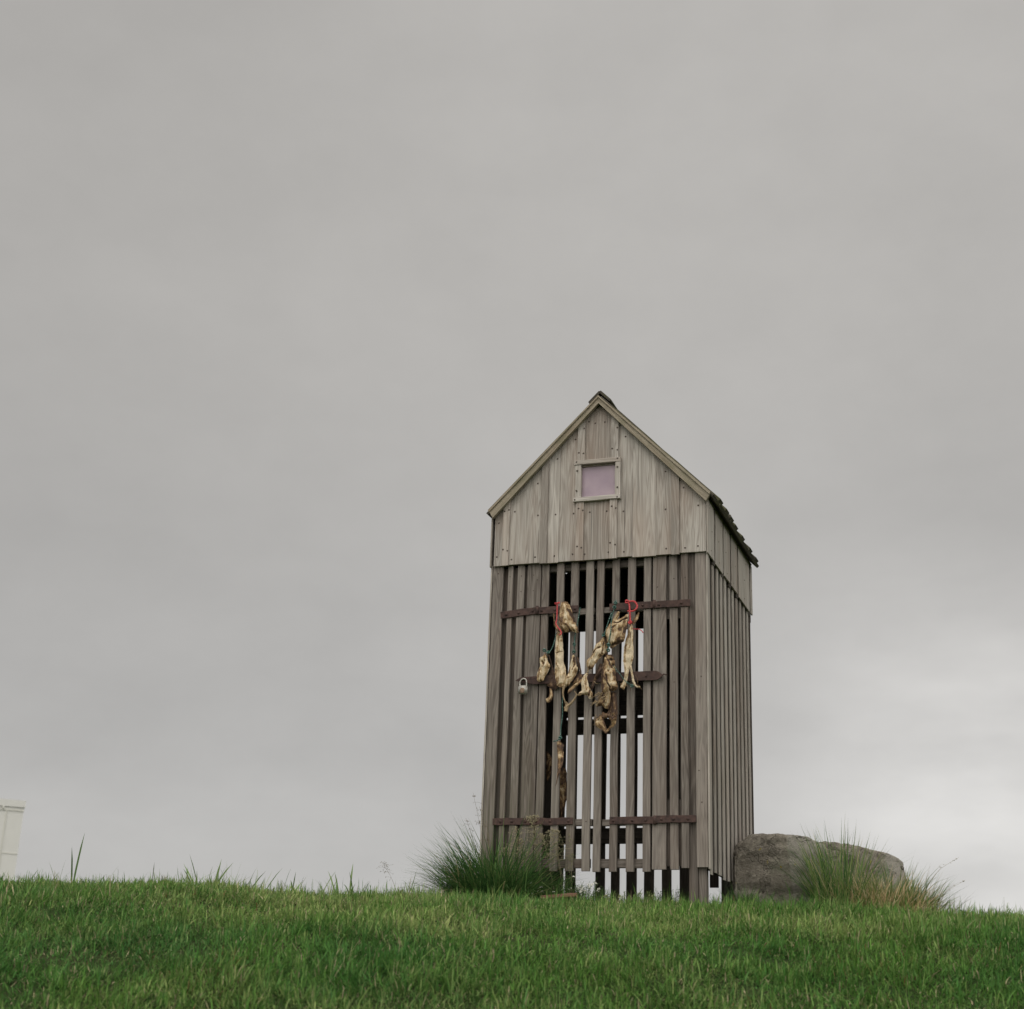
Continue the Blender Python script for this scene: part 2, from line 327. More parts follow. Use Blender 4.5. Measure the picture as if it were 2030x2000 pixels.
# outlines measured on the door plane: (u, z) metres in the hut frame
FISH={'A_body':[(0.47,1.814),(0.487,1.822),(0.511,1.816),(0.531,1.786),(0.544,1.746),(0.557,1.703),(0.578,1.644),(0.586,1.619),(0.559,1.626),(0.535,1.635),(0.515,1.628),(0.486,1.632),(0.471,1.65),(0.461,1.679),(0.458,1.718),(0.461,1.766)],'A_fin':[(0.419,1.749),(0.428,1.744),(0.431,1.719),(0.436,1.702),(0.451,1.675),(0.46,1.636),(0.445,1.638),(0.426,1.674),(0.42,1.698)],'B_body':[(0.445,1.63),(0.469,1.631),(0.483,1.573),(0.489,1.525),(0.49,1.464),(0.496,1.421),(0.507,1.346),(0.511,1.294),(0.465,1.299),(0.448,1.325),(0.437,1.386),(0.44,1.433),(0.434,1.5),(0.439,1.575)],'B_strip':[(0.491,1.436),(0.498,1.431),(0.506,1.393),(0.515,1.336),(0.508,1.332),(0.499,1.384)],'C_body':[(0.371,1.503),(0.383,1.5),(0.394,1.459),(0.409,1.425),(0.396,1.393),(0.373,1.352),(0.366,1.338),(0.339,1.332),(0.329,1.349),(0.33,1.391),(0.344,1.428),(0.34,1.476),(0.359,1.489)],'C_jaw':[(0.388,1.497),(0.398,1.492),(0.408,1.458),(0.419,1.42),(0.44,1.377),(0.45,1.33),(0.442,1.288),(0.413,1.294),(0.373,1.328),(0.391,1.384),(0.407,1.421)],'C_tail':[(0.403,1.294),(0.42,1.284),(0.429,1.251),(0.415,1.215),(0.396,1.208),(0.379,1.225),(0.4,1.243),(0.406,1.266)],'D_body':[(0.55,1.485),(0.562,1.479),(0.57,1.437),(0.583,1.399),(0.565,1.353),(0.541,1.321),(0.528,1.298),(0.504,1.304),(0.501,1.332),(0.521,1.369),(0.53,1.415),(0.539,1.452)],'D_jaw':[(0.564,1.486),(0.581,1.464),(0.592,1.426),(0.605,1.356),(0.609,1.327),(0.584,1.317),(0.561,1.311),(0.542,1.307),(0.565,1.348),(0.588,1.394),(0.572,1.441)],'D_strip':[(0.524,1.266),(0.542,1.293),(0.608,1.337),(0.613,1.32),(0.561,1.283),(0.538,1.254),(0.524,1.254)],'E_body':[(0.739,1.579),(0.751,1.576),(0.756,1.493),(0.738,1.471),(0.71,1.444),(0.683,1.399),(0.659,1.388),(0.645,1.405),(0.641,1.443),(0.663,1.465),(0.676,1.497),(0.695,1.539),(0.723,1.561)],'E_flap':[(0.753,1.576),(0.763,1.566),(0.77,1.535),(0.766,1.493),(0.753,1.465),(0.748,1.484)],'E_dark':[(0.701,1.407),(0.715,1.43),(0.734,1.42),(0.732,1.392),(0.698,1.338),(0.675,1.283),(0.663,1.274),(0.658,1.293),(0.681,1.348)],'E_low':[(0.64,1.373),(0.652,1.367),(0.643,1.349),(0.651,1.316),(0.659,1.284),(0.678,1.251),(0.678,1.223),(0.662,1.213),(0.643,1.238),(0.6,1.242),(0.593,1.254),(0.614,1.272),(0.607,1.318),(0.617,1.35)],'F_body':[(0.811,1.698),(0.827,1.728),(0.846,1.727),(0.84,1.701),(0.828,1.68),(0.863,1.695),(0.882,1.71),(0.899,1.708),(0.892,1.665),(0.888,1.623),(0.879,1.571),(0.869,1.544),(0.837,1.531),(0.795,1.505),(0.785,1.529),(0.77,1.558),(0.76,1.592),(0.762,1.625),(0.783,1.657)],'G_fin':[(0.925,1.696),(0.95,1.731),(0.955,1.725),(0.953,1.699),(0.934,1.667),(0.92,1.653),(0.912,1.667)],'G_body':[(0.904,1.652),(0.913,1.654),(0.921,1.611),(0.923,1.532),(0.923,1.457),(0.912,1.411),(0.897,1.366),(0.888,1.316),(0.877,1.279),(0.867,1.264),(0.845,1.28),(0.858,1.303),(0.872,1.349),(0.865,1.414),(0.863,1.46),(0.87,1.534),(0.888,1.609)],'G_leg':[(0.91,1.416),(0.92,1.374),(0.93,1.318),(0.946,1.283),(0.966,1.278),(0.962,1.268),(0.937,1.275),(0.921,1.3),(0.911,1.338),(0.904,1.398)],'H_body':[(0.785,1.478),(0.8,1.468),(0.812,1.435),(0.815,1.388),(0.82,1.332),(0.83,1.29),(0.825,1.263),(0.802,1.255),(0.783,1.26),(0.76,1.247),(0.737,1.253),(0.731,1.304),(0.733,1.373),(0.744,1.433),(0.752,1.47)],'H_low':[(0.732,1.253),(0.783,1.26),(0.785,1.21),(0.776,1.153),(0.752,1.161),(0.733,1.17),(0.698,1.169),(0.705,1.199),(0.714,1.217)],'H_side':[(0.785,1.246),(0.814,1.249),(0.822,1.185),(0.825,1.112),(0.804,1.095),(0.781,1.114),(0.773,1.155)],'I_left':[(0.702,1.103),(0.734,1.116),(0.749,1.079),(0.763,1.038),(0.768,1.01),(0.757,1.006),(0.74,1.027),(0.702,1.049),(0.694,1.076)],'I_right':[(0.77,1.035),(0.791,1.059),(0.8,1.091),(0.823,1.099),(0.818,1.058),(0.786,1.032),(0.764,1.008),(0.759,1.024)],'I_top':[(0.734,1.138),(0.762,1.128),(0.776,1.146),(0.795,1.114),(0.823,1.113),(0.821,1.085),(0.79,1.084),(0.767,1.101),(0.734,1.097)],'J_body':[(0.455,0.97),(0.477,0.975),(0.501,0.949),(0.495,0.933),(0.498,0.876),(0.492,0.837),(0.473,0.771),(0.455,0.704),(0.459,0.749),(0.462,0.821),(0.462,0.877),(0.459,0.922)],'K_skin':[(0.39,0.837),(0.435,0.859),(0.447,0.71),(0.44,0.654),(0.418,0.564),(0.405,0.598),(0.39,0.711)],'L_skin':[(0.308,0.969),(0.343,0.921),(0.345,0.864),(0.322,0.789),(0.31,0.801),(0.311,0.87)]}
ROPE={'g1':[(0.583,1.785),(0.578,1.747),(0.573,1.7),(0.566,1.657),(0.559,1.61),(0.556,1.553),(0.556,1.506)],'g2':[(0.435,1.635),(0.43,1.597),(0.423,1.56),(0.413,1.532),(0.395,1.511),(0.372,1.523)],'g3':[(0.78,1.743),(0.774,1.712),(0.766,1.674),(0.756,1.628),(0.746,1.593)],'g4':[(0.829,1.797),(0.828,1.776),(0.822,1.75),(0.808,1.705),(0.802,1.663),(0.8,1.606),(0.791,1.56),(0.788,1.522),(0.787,1.49)],'g5':[(0.812,1.4),(0.829,1.378),(0.85,1.352),(0.883,1.309),(0.906,1.29),(0.927,1.274)],'g6':[(0.494,1.297),(0.488,1.256),(0.485,1.209),(0.487,1.154),(0.485,1.108),(0.479,1.053),(0.478,1.017),(0.477,0.994),(0.461,0.981),(0.435,0.975)],'g7':[(0.554,1.496),(0.538,1.464),(0.524,1.441),(0.517,1.404),(0.516,1.366)],'r1':[(0.437,1.81),(0.446,1.803),(0.449,1.755),(0.45,1.707),(0.447,1.68),(0.461,1.656),(0.478,1.635),(0.489,1.616),(0.488,1.603),(0.478,1.601)],'r1b':[(0.433,1.808),(0.45,1.812),(0.468,1.809),(0.465,1.8),(0.445,1.799)],'r2':[(0.886,1.792),(0.912,1.794),(0.931,1.791),(0.945,1.773),(0.949,1.759),(0.941,1.743),(0.922,1.733),(0.889,1.735)],'r2b':[(0.886,1.789),(0.899,1.776),(0.903,1.743),(0.905,1.7),(0.906,1.664)],'r2c':[(0.917,1.632),(0.937,1.627),(0.953,1.626),(0.97,1.616),(0.98,1.602)],'w1':[(0.887,1.635),(0.878,1.583),(0.865,1.509),(0.861,1.439),(0.861,1.363)]}
NAILS=[(0.032,2.147),(0.13,2.123),(0.284,2.128),(0.409,2.127),(0.526,2.13),(0.604,2.124),(0.754,2.126),(0.852,2.122),(1.115,2.123),(1.231,2.119),(1.309,2.125),(0.076,2.188),(0.105,2.178),(0.037,2.37),(0.141,2.438),(0.295,2.401),(0.41,2.397),(0.527,2.394),(0.632,2.395),(0.74,2.393),(0.847,2.383),(1.111,2.374),(1.313,2.382),(1.223,2.504),(0.288,2.614),(0.414,2.769),(0.53,2.889),(0.618,3.001),(0.658,2.987),(0.72,2.989),(0.856,2.876),(1.111,2.62),(0.552,2.667),(0.55,2.534),(0.812,2.669),(0.813,2.535),(0.547,2.725),(0.812,2.726),(0.541,2.474),(0.813,2.471),(1.153,2.572),(0.806,2.936),(0.775,2.798),(0.807,2.787),(0.59,2.952),(0.558,2.791),(0.588,2.784),(0.559,2.173),(0.586,2.163),(0.769,2.181),(0.8,2.167),(0.776,2.417),(0.802,2.403),(0.564,2.42),(0.591,2.405),(0.107,2.448),(0.078,2.441)]
NAILS2=[(1.055,1.894),(1.156,1.94),(1.225,1.939),(0.294,1.988),(0.039,2.043),(1.317,0.608),(1.302,0.787),(1.156,1.309),(1.319,1.333)]

# ------------------------------------------------------------------ terrain
def prof(y):
    y = np.asarray(y, dtype=float); z = np.empty_like(y)
    f = lambda y: .672 + .05 * (y - 8.2) - .0656 * (8.2 - y) ** 2
    a = (y >= 5.7) & (y < 8.2); z[a] = f(y[a])
    b = (y >= 8.2) & (y <= 11.0); z[b] = .672 + .05 * (1 - np.exp(-(y[b] - 8.2) / .9)) * .9
    c = y > 11.0; z[c] = .715 - .11 * (y[c] - 11) ** 1.6
    z57 = float(f(5.7)); d = y < 5.7; t = 5.7 - y[d]
    z[d] = z57 - (.378 * t - .0235 * np.minimum(t, 6) ** 2) - np.maximum(t - 6, 0) * .12
    return z
def hgt(x, y):
    """ground height above eye level"""
    x = np.asarray(x, dtype=float); y = np.asarray(y, dtype=float)
    z = prof(y - .03 * np.clip(x, -8, 8) * 0)
    z = z - .022 * np.maximum(np.abs(x) - 4.0, 0) ** 2
    w = np.exp(-((x - .8) ** 2 / 2.2 + (y - 9.6) ** 2 / 2.6))
    lump = (np.sin(x * 1.7 + 1.1) * np.sin(y * 2.3 + .4) * .018 + np.sin(x * 4.3 + y * 1.9) * .010 + np.sin(x * 7.9 - y * 5.1 + 2) * .006 + np.sin(x * 13.1 + y * 9.7) * .003)
    z = z + lump * (1 - .7 * w)
    return np.maximum(z, -7.3 + .05 * np.sin(x * .02) * np.sin(y * .03))
def H(x, y): return H0 + float(hgt(np.array([x]), np.array([y]))[0])
def axis(c0, c1, st, far):
    a = list(np.arange(c0, c1 + 1e-6, st)); s = st; p = c1
    R = []
    while p < far: s *= 1.22; p += s; R.append(p)
    s = st; p = c0; Lf = []
    while p > -far: s *= 1.22; p -= s; Lf.append(p)
    return np.array(Lf[::-1] + a + R)
def terrain():
    X = axis(-6, 6, .08, 2500); Y = axis(3, 12, .08, 3000)
    gx, gy = np.meshgrid(X, Y); gz = H0 + hgt(gx.ravel(), gy.ravel())
    nx, ny = len(X), len(Y); V = np.stack([gx.ravel(), gy.ravel(), gz], 1)
    i = np.arange(nx * ny).reshape(ny, nx); q = np.stack([i[:-1, :-1], i[:-1, 1:], i[1:, 1:], i[1:, :-1]], -1).reshape(-1, 4)
    me = bpy.data.meshes.new('ground'); me.vertices.add(len(V)); me.vertices.foreach_set('co', V.ravel())
    me.loops.add(q.size); me.loops.foreach_set('vertex_index', q.ravel()); me.polygons.add(len(q)); me.polygons.foreach_set('loop_start', np.arange(0, q.size, 4))
    me.update(calc_edges=True); me.validate(); me.polygons.foreach_set('use_smooth', [True] * len(q)); me.materials.append(M_GROUND)
    o = bpy.data.objects.new('ground', me); COL.objects.link(o); tag(o, 'green turf mound sloping up to the wooden hut', kind='structure')
terrain()

# ------------------------------------------------------------------ the hut
TX, TY, YAW, ZB = -.10279, 9.04123, -.3439, .70
WD, DP = 1.35, 1.387
HM = Matrix.Translation((TX, TY, H0 + ZB)) @ Matrix.Rotation(YAW, 4, 'Z')
hut = empty('drying_hut', (TX, TY, H0 + ZB), YAW)
tag(hut, 'tall narrow wooden fish drying hut of grey weathered slats under a steep gable', 'hut')
l = lambda z: z - ZB
algae_left = lambda P: max(0.0, min(1.0, (1.25 - P[2]) / 1.1)) * .8 * max(0, min(1, (.75 - P[0]) / .5)) if P[2] < 1.3 else 0.0

def vslat(m, u0, u1, z0, z1, v0=-.004, v1=.018, tint=None, algae=True, seg=6, warp=.0014):
    m.board(((u0 + u1) / 2, (v0 + v1) / 2, l(z0)), ((u0 + u1) / 2, (v0 + v1) / 2, l(z1)), u1 - u0, v1 - v0, (1, 0, 0), tint=tint, algae=algae_left if algae else None, seg=seg, warp=warp)
def hrail(m, u0, u1, z0, z1, v0, v1, tint=None):
    m.board((u0, (v0 + v1) / 2, l((z0 + z1) / 2)), (u1, (v0 + v1) / 2, l((z0 + z1) / 2)), z1 - z0, v1 - v0, (0, 0, 1), tint=tint, seg=4, warp=.0006)

# front gable cladding
APU = .688
zr = lambda u: 3.828 - 1.035 * abs(u - APU)
def gpoly(u0, u1, zb, ztop=None):
    P = [(u0, l(zb)), (u1, l(zb))]
    if ztop: return P + [(u1, l(ztop)), (u0, l(ztop))]
    P.append((u1, l(zr(u1))))
    if u0 < APU < u1: P.append((APU, l(zr(APU))))
    P.append((u0, l(zr(u0)))); return P
g = MB(); g1 = .0008
for i, (a, b, t) in enumerate([(.012, .092, .55), (.092, .340, .42), (.340, .434, .25), (.434, .577, .5), (.797, .905, .45), (.905, 1.052, .35), (1.052, 1.172, .52), (1.172, 1.358, .40)]):
    g.prism(gpoly(a + g1, b - g1, 2.787 + .004 * math.sin(i * 2.1)), -.030, -.010, t)
g.prism(gpoly(.577 + g1, .797 - g1, 2.786, 3.190), -.030, -.010, .68); g.prism(gpoly(.577 + g1, .797 - g1, 3.397), -.030, -.010, .72)
for a, b, zb, zt, t in [(.070, .112, 2.783, None, .3), (.318, .362, 2.780, None, .85), (.548, .596, 2.781, 3.162, .52), (.550, .596, 3.436, None, .48), (.763, .809, 2.781, 3.162, .45), (.768, .814, 3.436, None, .42), (1.150, 1.198, 2.778, None, .78)]:
    g.prism(gpoly(a, b, zb, zt), -.0445, -.0305, t)
for (u, z) in NAILS:
    onb = any(a - .003 < u < b + .003 and not (3.16 < z + ZB < 3.436) for a, b in ((.070, .112), (.318, .362), (.548, .596), (.763, .814), (1.150, 1.198)))
    vv = -.0445 if onb else -.030
    if .53 < u < .84 and 3.15 < z + ZB < 3.44: vv = -.055
    g.dome((u, vv, z), .0058, .0026, mi=1)
gable = g.build('gable_cladding', [M_GABLE, M_NAIL], hut)

# small window
w = MB()
hrail(w, .532, .832, 3.4055, 3.4345, -.056, -.0306, .35); hrail(w, .530, .832, 3.1615, 3.1895, -.056, -.0306, .3)
vslat(w, .540, .577, 3.190, 3.405, -.052, -.0306, .3, False, 3); vslat(w, .795, .830, 3.190, 3.405, -.052, -.0306, .3, False, 3)
wf = w.build('window', M_GABLE, hut)
w = MB(); w.prism([(.574, l(3.187)), (.80, l(3.187)), (.80, l(3.40)), (.574, l(3.40))], -.022, -.016)
w.build('pane', M_PANE, wf)

# barge boards
def barge(sgn):
    m = MB(); x = lambda d: APU + sgn * d
    end = .711
    for (o0, o1, v0, v1) in ((.0, .051, -.072, -.0455), (.0, .013, -.081, -.0722)):
        p = [(x(0), l(3.856 - o0)), (x(end), l(3.856 - end - o0)), (x(end - o1 * .62), l(3.856 - end - o1 * 1.0 + .012 * 0 - .0)), (x(0), l(3.856 - o1 * 1.0))]
        if sgn < 0: p = p[::-1]
        n = len(p); V = [(u, v0, z) for u, z in p] + [(u, v1, z) for u, z in p]; off = Vector((rnd.uniform(0, 40),) * 3)
        c = math.sqrt(.5); G = [Vector((c * (sgn * u - z), c * (sgn * u + z), v)) + off for u, v, z in V]
        F = [tuple(range(n)), tuple(range(2 * n - 1, n - 1, -1))] + [(i, i + n, (i + 1) % n + n, (i + 1) % n) for i in range(n)]
        m.add(V, F, G, .5)
    for d in (.06, .33, .62): m.dome((x(d), -.0815, l(3.856 - d - .02)), .003, .0015, mi=1)
    m.build('barge_board', [M_TRIM, M_NAIL], hut)
barge(-1); barge(1)

# roof: boards run down the slope, narrower ones cover the joints
def roof(sgn):
    m = MB(); c = math.sqrt(.5)
    def rb(va, vb, lift, th, over, tint=None, mi=0):
        A = Vector((APU + sgn * .006, (va + vb) / 2, l(3.860) + lift)); B = Vector((APU + sgn * (.722 + over), (va + vb) / 2, l(3.860 - .722 - over) + lift))
        m.board(A, B, vb - va, th, (0, 1, 0), tint=tint, seg=8, warp=.0016, ch=.003, mi=mi)
    v = -.062
    for wd in (.17, .16, .15, .19, .2, .22, .19, .19): rb(v, v + wd - .004, -.012, .020, rnd.uniform(-.004, .006)); v += wd
    for vc in (.14, .33, .457, .65, .875, 1.14, 1.36): rb(vc - .045, vc + .045, .020, .022, rnd.uniform(.0, .012))
    m.board((APU + sgn * .66, .02, l(3.145)), (APU + sgn * .66, DP + .02, l(3.145)), .04, .03, (1, 0, 1 * -sgn), tint=.6)
    # moss tufts on the eave ends
    for k in range(60):
        vv = rnd.uniform(-.04, DP + .04); d = rnd.uniform(.45, .735); P = Vector((APU + sgn * d, vv, l(3.866 - d) + (.022 if min(abs(vv - q) for q in (.14, .33, .457, .65, .875, 1.14, 1.36)) < .045 else 0)))
        m.dome(P, rnd.uniform(.006, .018), rnd.uniform(.004, .010), (sgn * c, 0, c), mi=1, n=7)
    m.build('roof', [M_ROOF, M_MOSS], hut)
M_MOSS = simple('moss', (.045, .045, .018), (.10, .10, .04), 120, 1, 0, 1, .004)
roof(-1); roof(1)
m = MB()
for sgn in (-1, 1):
    A = Vector((APU + sgn * .034, -.045, l(3.872 - .034) + .024)); B = A + Vector((0, DP + .03, 0))
    m.board(A, B, .100, .016, (sgn, 0, -1), tint=.7, seg=6, ch=.003)
for k in range(40): 
    sgn = rnd.choice((-1, 1)); d = rnd.uniform(0, .06); m.dome((APU + sgn * d, rnd.uniform(0, DP), l(3.905 - d)), rnd.uniform(.006, .014), .006, (sgn * .7, 0, .7), mi=1, n=7)
m.build('ridge_cap', [M_ROOF, M_MOSS], hut)

# side cladding of the gable storey, both sides, and the rear gable
def side_clad(u_in, s):
    m = MB(); zt = 3.128
    for a, b in ((-.030, .158), (.208, .420), (.468, .648), (.702, .890), (.942, 1.310), (1.362, DP + .03)):
        uo = u_in + s * .030
        m.board((uo, (a + b) / 2, l(2.780 + rnd.uniform(-.004, .006))), (uo, (a + b) / 2, l(zt)), b - a, .009, (0, 1, 0), tint=rnd.uniform(.1, .5), seg=4, warp=.0005)
        for q in range(3):
            m.dome((uo + s * .0045, (a + b) / 2 + rnd.uniform(-.3, .3) * (b - a), l(2.82 + q * .13)), .0042, .002, (s, 0, 0), mi=1)
    for a, b in ((.15, .215), (.41, .475), (.64, .71), (.88, .95), (1.30, 1.37)):
        uo = u_in + s * .0165
        m.board((uo, (a + b) / 2, l(2.765)), (uo, (a + b) / 2, l(zt)), b - a, .017, (0, 1, 0), tint=.9, seg=3, mi=2, warp=.0003)
    m.build('side_cladding', [M_SIDE, M_NAIL, M_BACK], hut)
side_clad(1.335, 1); side_clad(.020, -1)
m = MB()
for k in range(9):
    a = .01 + k * .15; b = min(a + .148, 1.357); m.prism(gpoly(a, b, 2.731), DP + .004, DP + .022)
for zz in (2.80, 3.05, 3.3): hrail(m, .2 + (zz - 2.8) * .5, 1.16 - (zz - 2.8) * .5, zz, zz + .05, DP - .035, DP + .0035)
m.build('rear_gable', M_BACK, hut)

# corner posts
def post(u0, u1, v0, v1, z0=.60, z1=3.08, mat=M_SLAT):
    m = MB(); m.board(((u0 + u1) / 2, (v0 + v1) / 2, l(z0)), ((u0 + u1) / 2, (v0 + v1) / 2, l(z1)), u1 - u0, v1 - v0, (1, 0, 0), seg=6, algae=algae_left); m.build('post', mat, hut)
post(1.287, 1.332, .0205, .080); post(.022, .072, .037, .085); post(.030, .08, DP - .085, DP - .024, mat=M_BACK); post(1.26, 1.318, DP - .085, DP - .024, mat=M_BACK)

# fixed slatted panels of the front
m = MB()
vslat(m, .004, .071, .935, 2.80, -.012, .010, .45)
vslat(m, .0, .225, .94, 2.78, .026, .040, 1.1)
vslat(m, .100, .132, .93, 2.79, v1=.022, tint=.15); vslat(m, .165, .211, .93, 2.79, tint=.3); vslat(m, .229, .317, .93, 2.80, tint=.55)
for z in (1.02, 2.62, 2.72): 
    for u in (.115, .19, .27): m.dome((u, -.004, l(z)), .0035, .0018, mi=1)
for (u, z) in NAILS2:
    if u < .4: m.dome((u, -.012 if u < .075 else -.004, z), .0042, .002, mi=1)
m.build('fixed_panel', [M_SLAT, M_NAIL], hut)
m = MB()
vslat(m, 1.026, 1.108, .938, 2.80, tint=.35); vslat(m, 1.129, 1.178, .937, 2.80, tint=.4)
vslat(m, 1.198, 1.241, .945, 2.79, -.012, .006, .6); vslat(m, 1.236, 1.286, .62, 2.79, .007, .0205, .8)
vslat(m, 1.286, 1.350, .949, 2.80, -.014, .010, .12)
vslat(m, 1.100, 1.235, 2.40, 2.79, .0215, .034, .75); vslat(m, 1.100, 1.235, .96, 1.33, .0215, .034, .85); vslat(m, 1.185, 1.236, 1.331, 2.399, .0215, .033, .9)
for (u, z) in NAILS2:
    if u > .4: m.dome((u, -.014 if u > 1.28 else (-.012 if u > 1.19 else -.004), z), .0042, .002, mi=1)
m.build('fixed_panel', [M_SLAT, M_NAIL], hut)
m = MB(); hrail(m, .075, 1.285, 2.745, 2.79, .037, .075, .4); m.build('lintel', M_SLAT, hut)

# two slatted doors with their straps
def strap(parent, u0, u1, z0, z1, bolts, tilt=0, v=-.0105, knuckle=None):
    m = MB(); zc = (z0 + z1) / 2
    m.board((u0, v, l(zc - tilt)), (u1, v, l(zc)), z1 - z0, .0058, (0, 0, 1), seg=5, warp=.0008, ch=.0012)
    for b in bolts: m.dome((u0 + (u1 - u0) * b, v - .003, l(zc - tilt * (1 - b))), .0085, .006)
    if knuckle is not None:
        m.tube([(knuckle, v - .005, l(z0 - .004)), (knuckle, v - .005, l(z1 + .004))], .0095, 10)
    m.build('hinge', M_RUST, parent)
m = MB()
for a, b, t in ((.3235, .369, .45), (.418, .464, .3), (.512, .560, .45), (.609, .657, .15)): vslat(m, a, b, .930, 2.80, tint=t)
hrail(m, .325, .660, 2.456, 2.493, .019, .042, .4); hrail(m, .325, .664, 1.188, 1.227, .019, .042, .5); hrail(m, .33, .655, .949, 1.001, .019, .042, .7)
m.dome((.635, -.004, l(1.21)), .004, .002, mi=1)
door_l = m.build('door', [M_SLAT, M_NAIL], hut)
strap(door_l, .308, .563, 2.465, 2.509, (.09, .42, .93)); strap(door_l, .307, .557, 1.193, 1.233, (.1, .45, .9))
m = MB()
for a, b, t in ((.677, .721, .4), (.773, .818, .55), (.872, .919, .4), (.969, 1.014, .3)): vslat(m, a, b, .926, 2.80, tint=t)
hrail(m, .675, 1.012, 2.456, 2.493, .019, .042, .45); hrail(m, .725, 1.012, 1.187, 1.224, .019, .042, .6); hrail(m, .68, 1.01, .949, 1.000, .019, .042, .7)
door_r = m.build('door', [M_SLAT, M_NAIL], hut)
strap(door_r, .761, 1.036, 2.462, 2.505, (.1, .75,), knuckle=1.038); strap(door_r, .777, 1.044, 1.191, 1.232, (.08, .5, .8), knuckle=1.046)
strap(hut, .065, .300, 2.468, 2.512, (.16, .5, .88), .018, knuckle=.303); strap(hut, .064, .304, 1.194, 1.234, (.2, .5, .85), .0, knuckle=.3055)
strap(hut, 1.042, 1.259, 2.460, 2.502, (.12, .75), .002, -.0175); strap(hut, 1.048, 1.284, 1.195, 1.236, (.15, .45, .8), 0, -.0175)
# latch bar with pointed ends
m = MB(); P = [(.183, 2.052), (.222, 2.040), (.30, 2.026), (1.05, 2.019), (1.066, 2.022), (1.098, 2.045), (1.066, 2.070), (1.05, 2.074), (.30, 2.073), (.216, 2.071)]
m.prism([(u, l(z)) for u, z in P], -.034, -.026); m.dome((.234, -.034, l(2.056)), .010, .007); m.tube([(.995, -.010, l(2.045)), (.995, -.040, l(2.045))], .006)
m.tube([(.25, -.008, l(2.045)), (.25, -.032, l(2.045))], .008); m.tube([(1.075, -.004, l(2.045)), (1.10, -.030, l(2.052)), (1.12, -.018, l(2.05))], .004)
m.build('latch_bar', M_RUST, hut)
m = MB()
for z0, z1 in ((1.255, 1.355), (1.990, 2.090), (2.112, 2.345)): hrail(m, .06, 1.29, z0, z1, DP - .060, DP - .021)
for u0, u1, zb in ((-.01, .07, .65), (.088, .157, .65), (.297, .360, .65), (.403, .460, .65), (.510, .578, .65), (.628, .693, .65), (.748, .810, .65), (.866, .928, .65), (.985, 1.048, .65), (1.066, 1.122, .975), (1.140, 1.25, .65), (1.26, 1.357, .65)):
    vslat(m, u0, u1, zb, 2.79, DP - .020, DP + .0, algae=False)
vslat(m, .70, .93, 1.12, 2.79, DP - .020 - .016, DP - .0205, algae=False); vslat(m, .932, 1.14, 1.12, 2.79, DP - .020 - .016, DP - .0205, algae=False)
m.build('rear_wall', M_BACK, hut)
def side_wall(u, s):
    m = MB()
    v = .035
    k = 0
    while v < DP - .02:
        wd = rnd.uniform(.042, .052); ob = u + s * (.015 + .0057)
        m.board((ob, v + wd / 2, l(.905 + .04 * rnd.random())), (ob, v + wd / 2, l(2.80)), wd, .010, (0, 1, 0), tint=rnd.uniform(.0, .5), seg=6, warp=.0008); v += wd + rnd.uniform(.070, .084); k += 1
    ob = u + s * .0265
    m.board((ob, .0065, l(.94)), (ob, .0065, l(2.8)), .032, .011, (0, 1, 0), tint=.2, seg=4, warp=.0006)
    m.build('side_wall', M_SIDE, hut)
    m = MB(); v = .036
    while v < DP - .03:
        wd = rnd.uniform(.10, .14); wd = min(wd, DP - .022 - v)
        m.board((u + s * .0075, v + wd / 2, l(.94 if s > 0 else .62)), (u + s * .0075, v + wd / 2, l(2.8)), wd - .002, .014, (0, 1, 0), tint=rnd.uniform(.5, 1), seg=3); v += wd
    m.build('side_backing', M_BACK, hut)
side_wall(1.3300, 1); side_wall(.0200, -1)

# ------------------------------------------------------------------ things hanging on the doors
def hung(name, label, cat, u, v, z, group=None):
    P = HM @ Vector((u, v, z)); o = empty(name, P, YAW); tag(o, label, cat, group); return o
def pin(u, v, z, d=(0, 0, 0)): return (u, v, z)

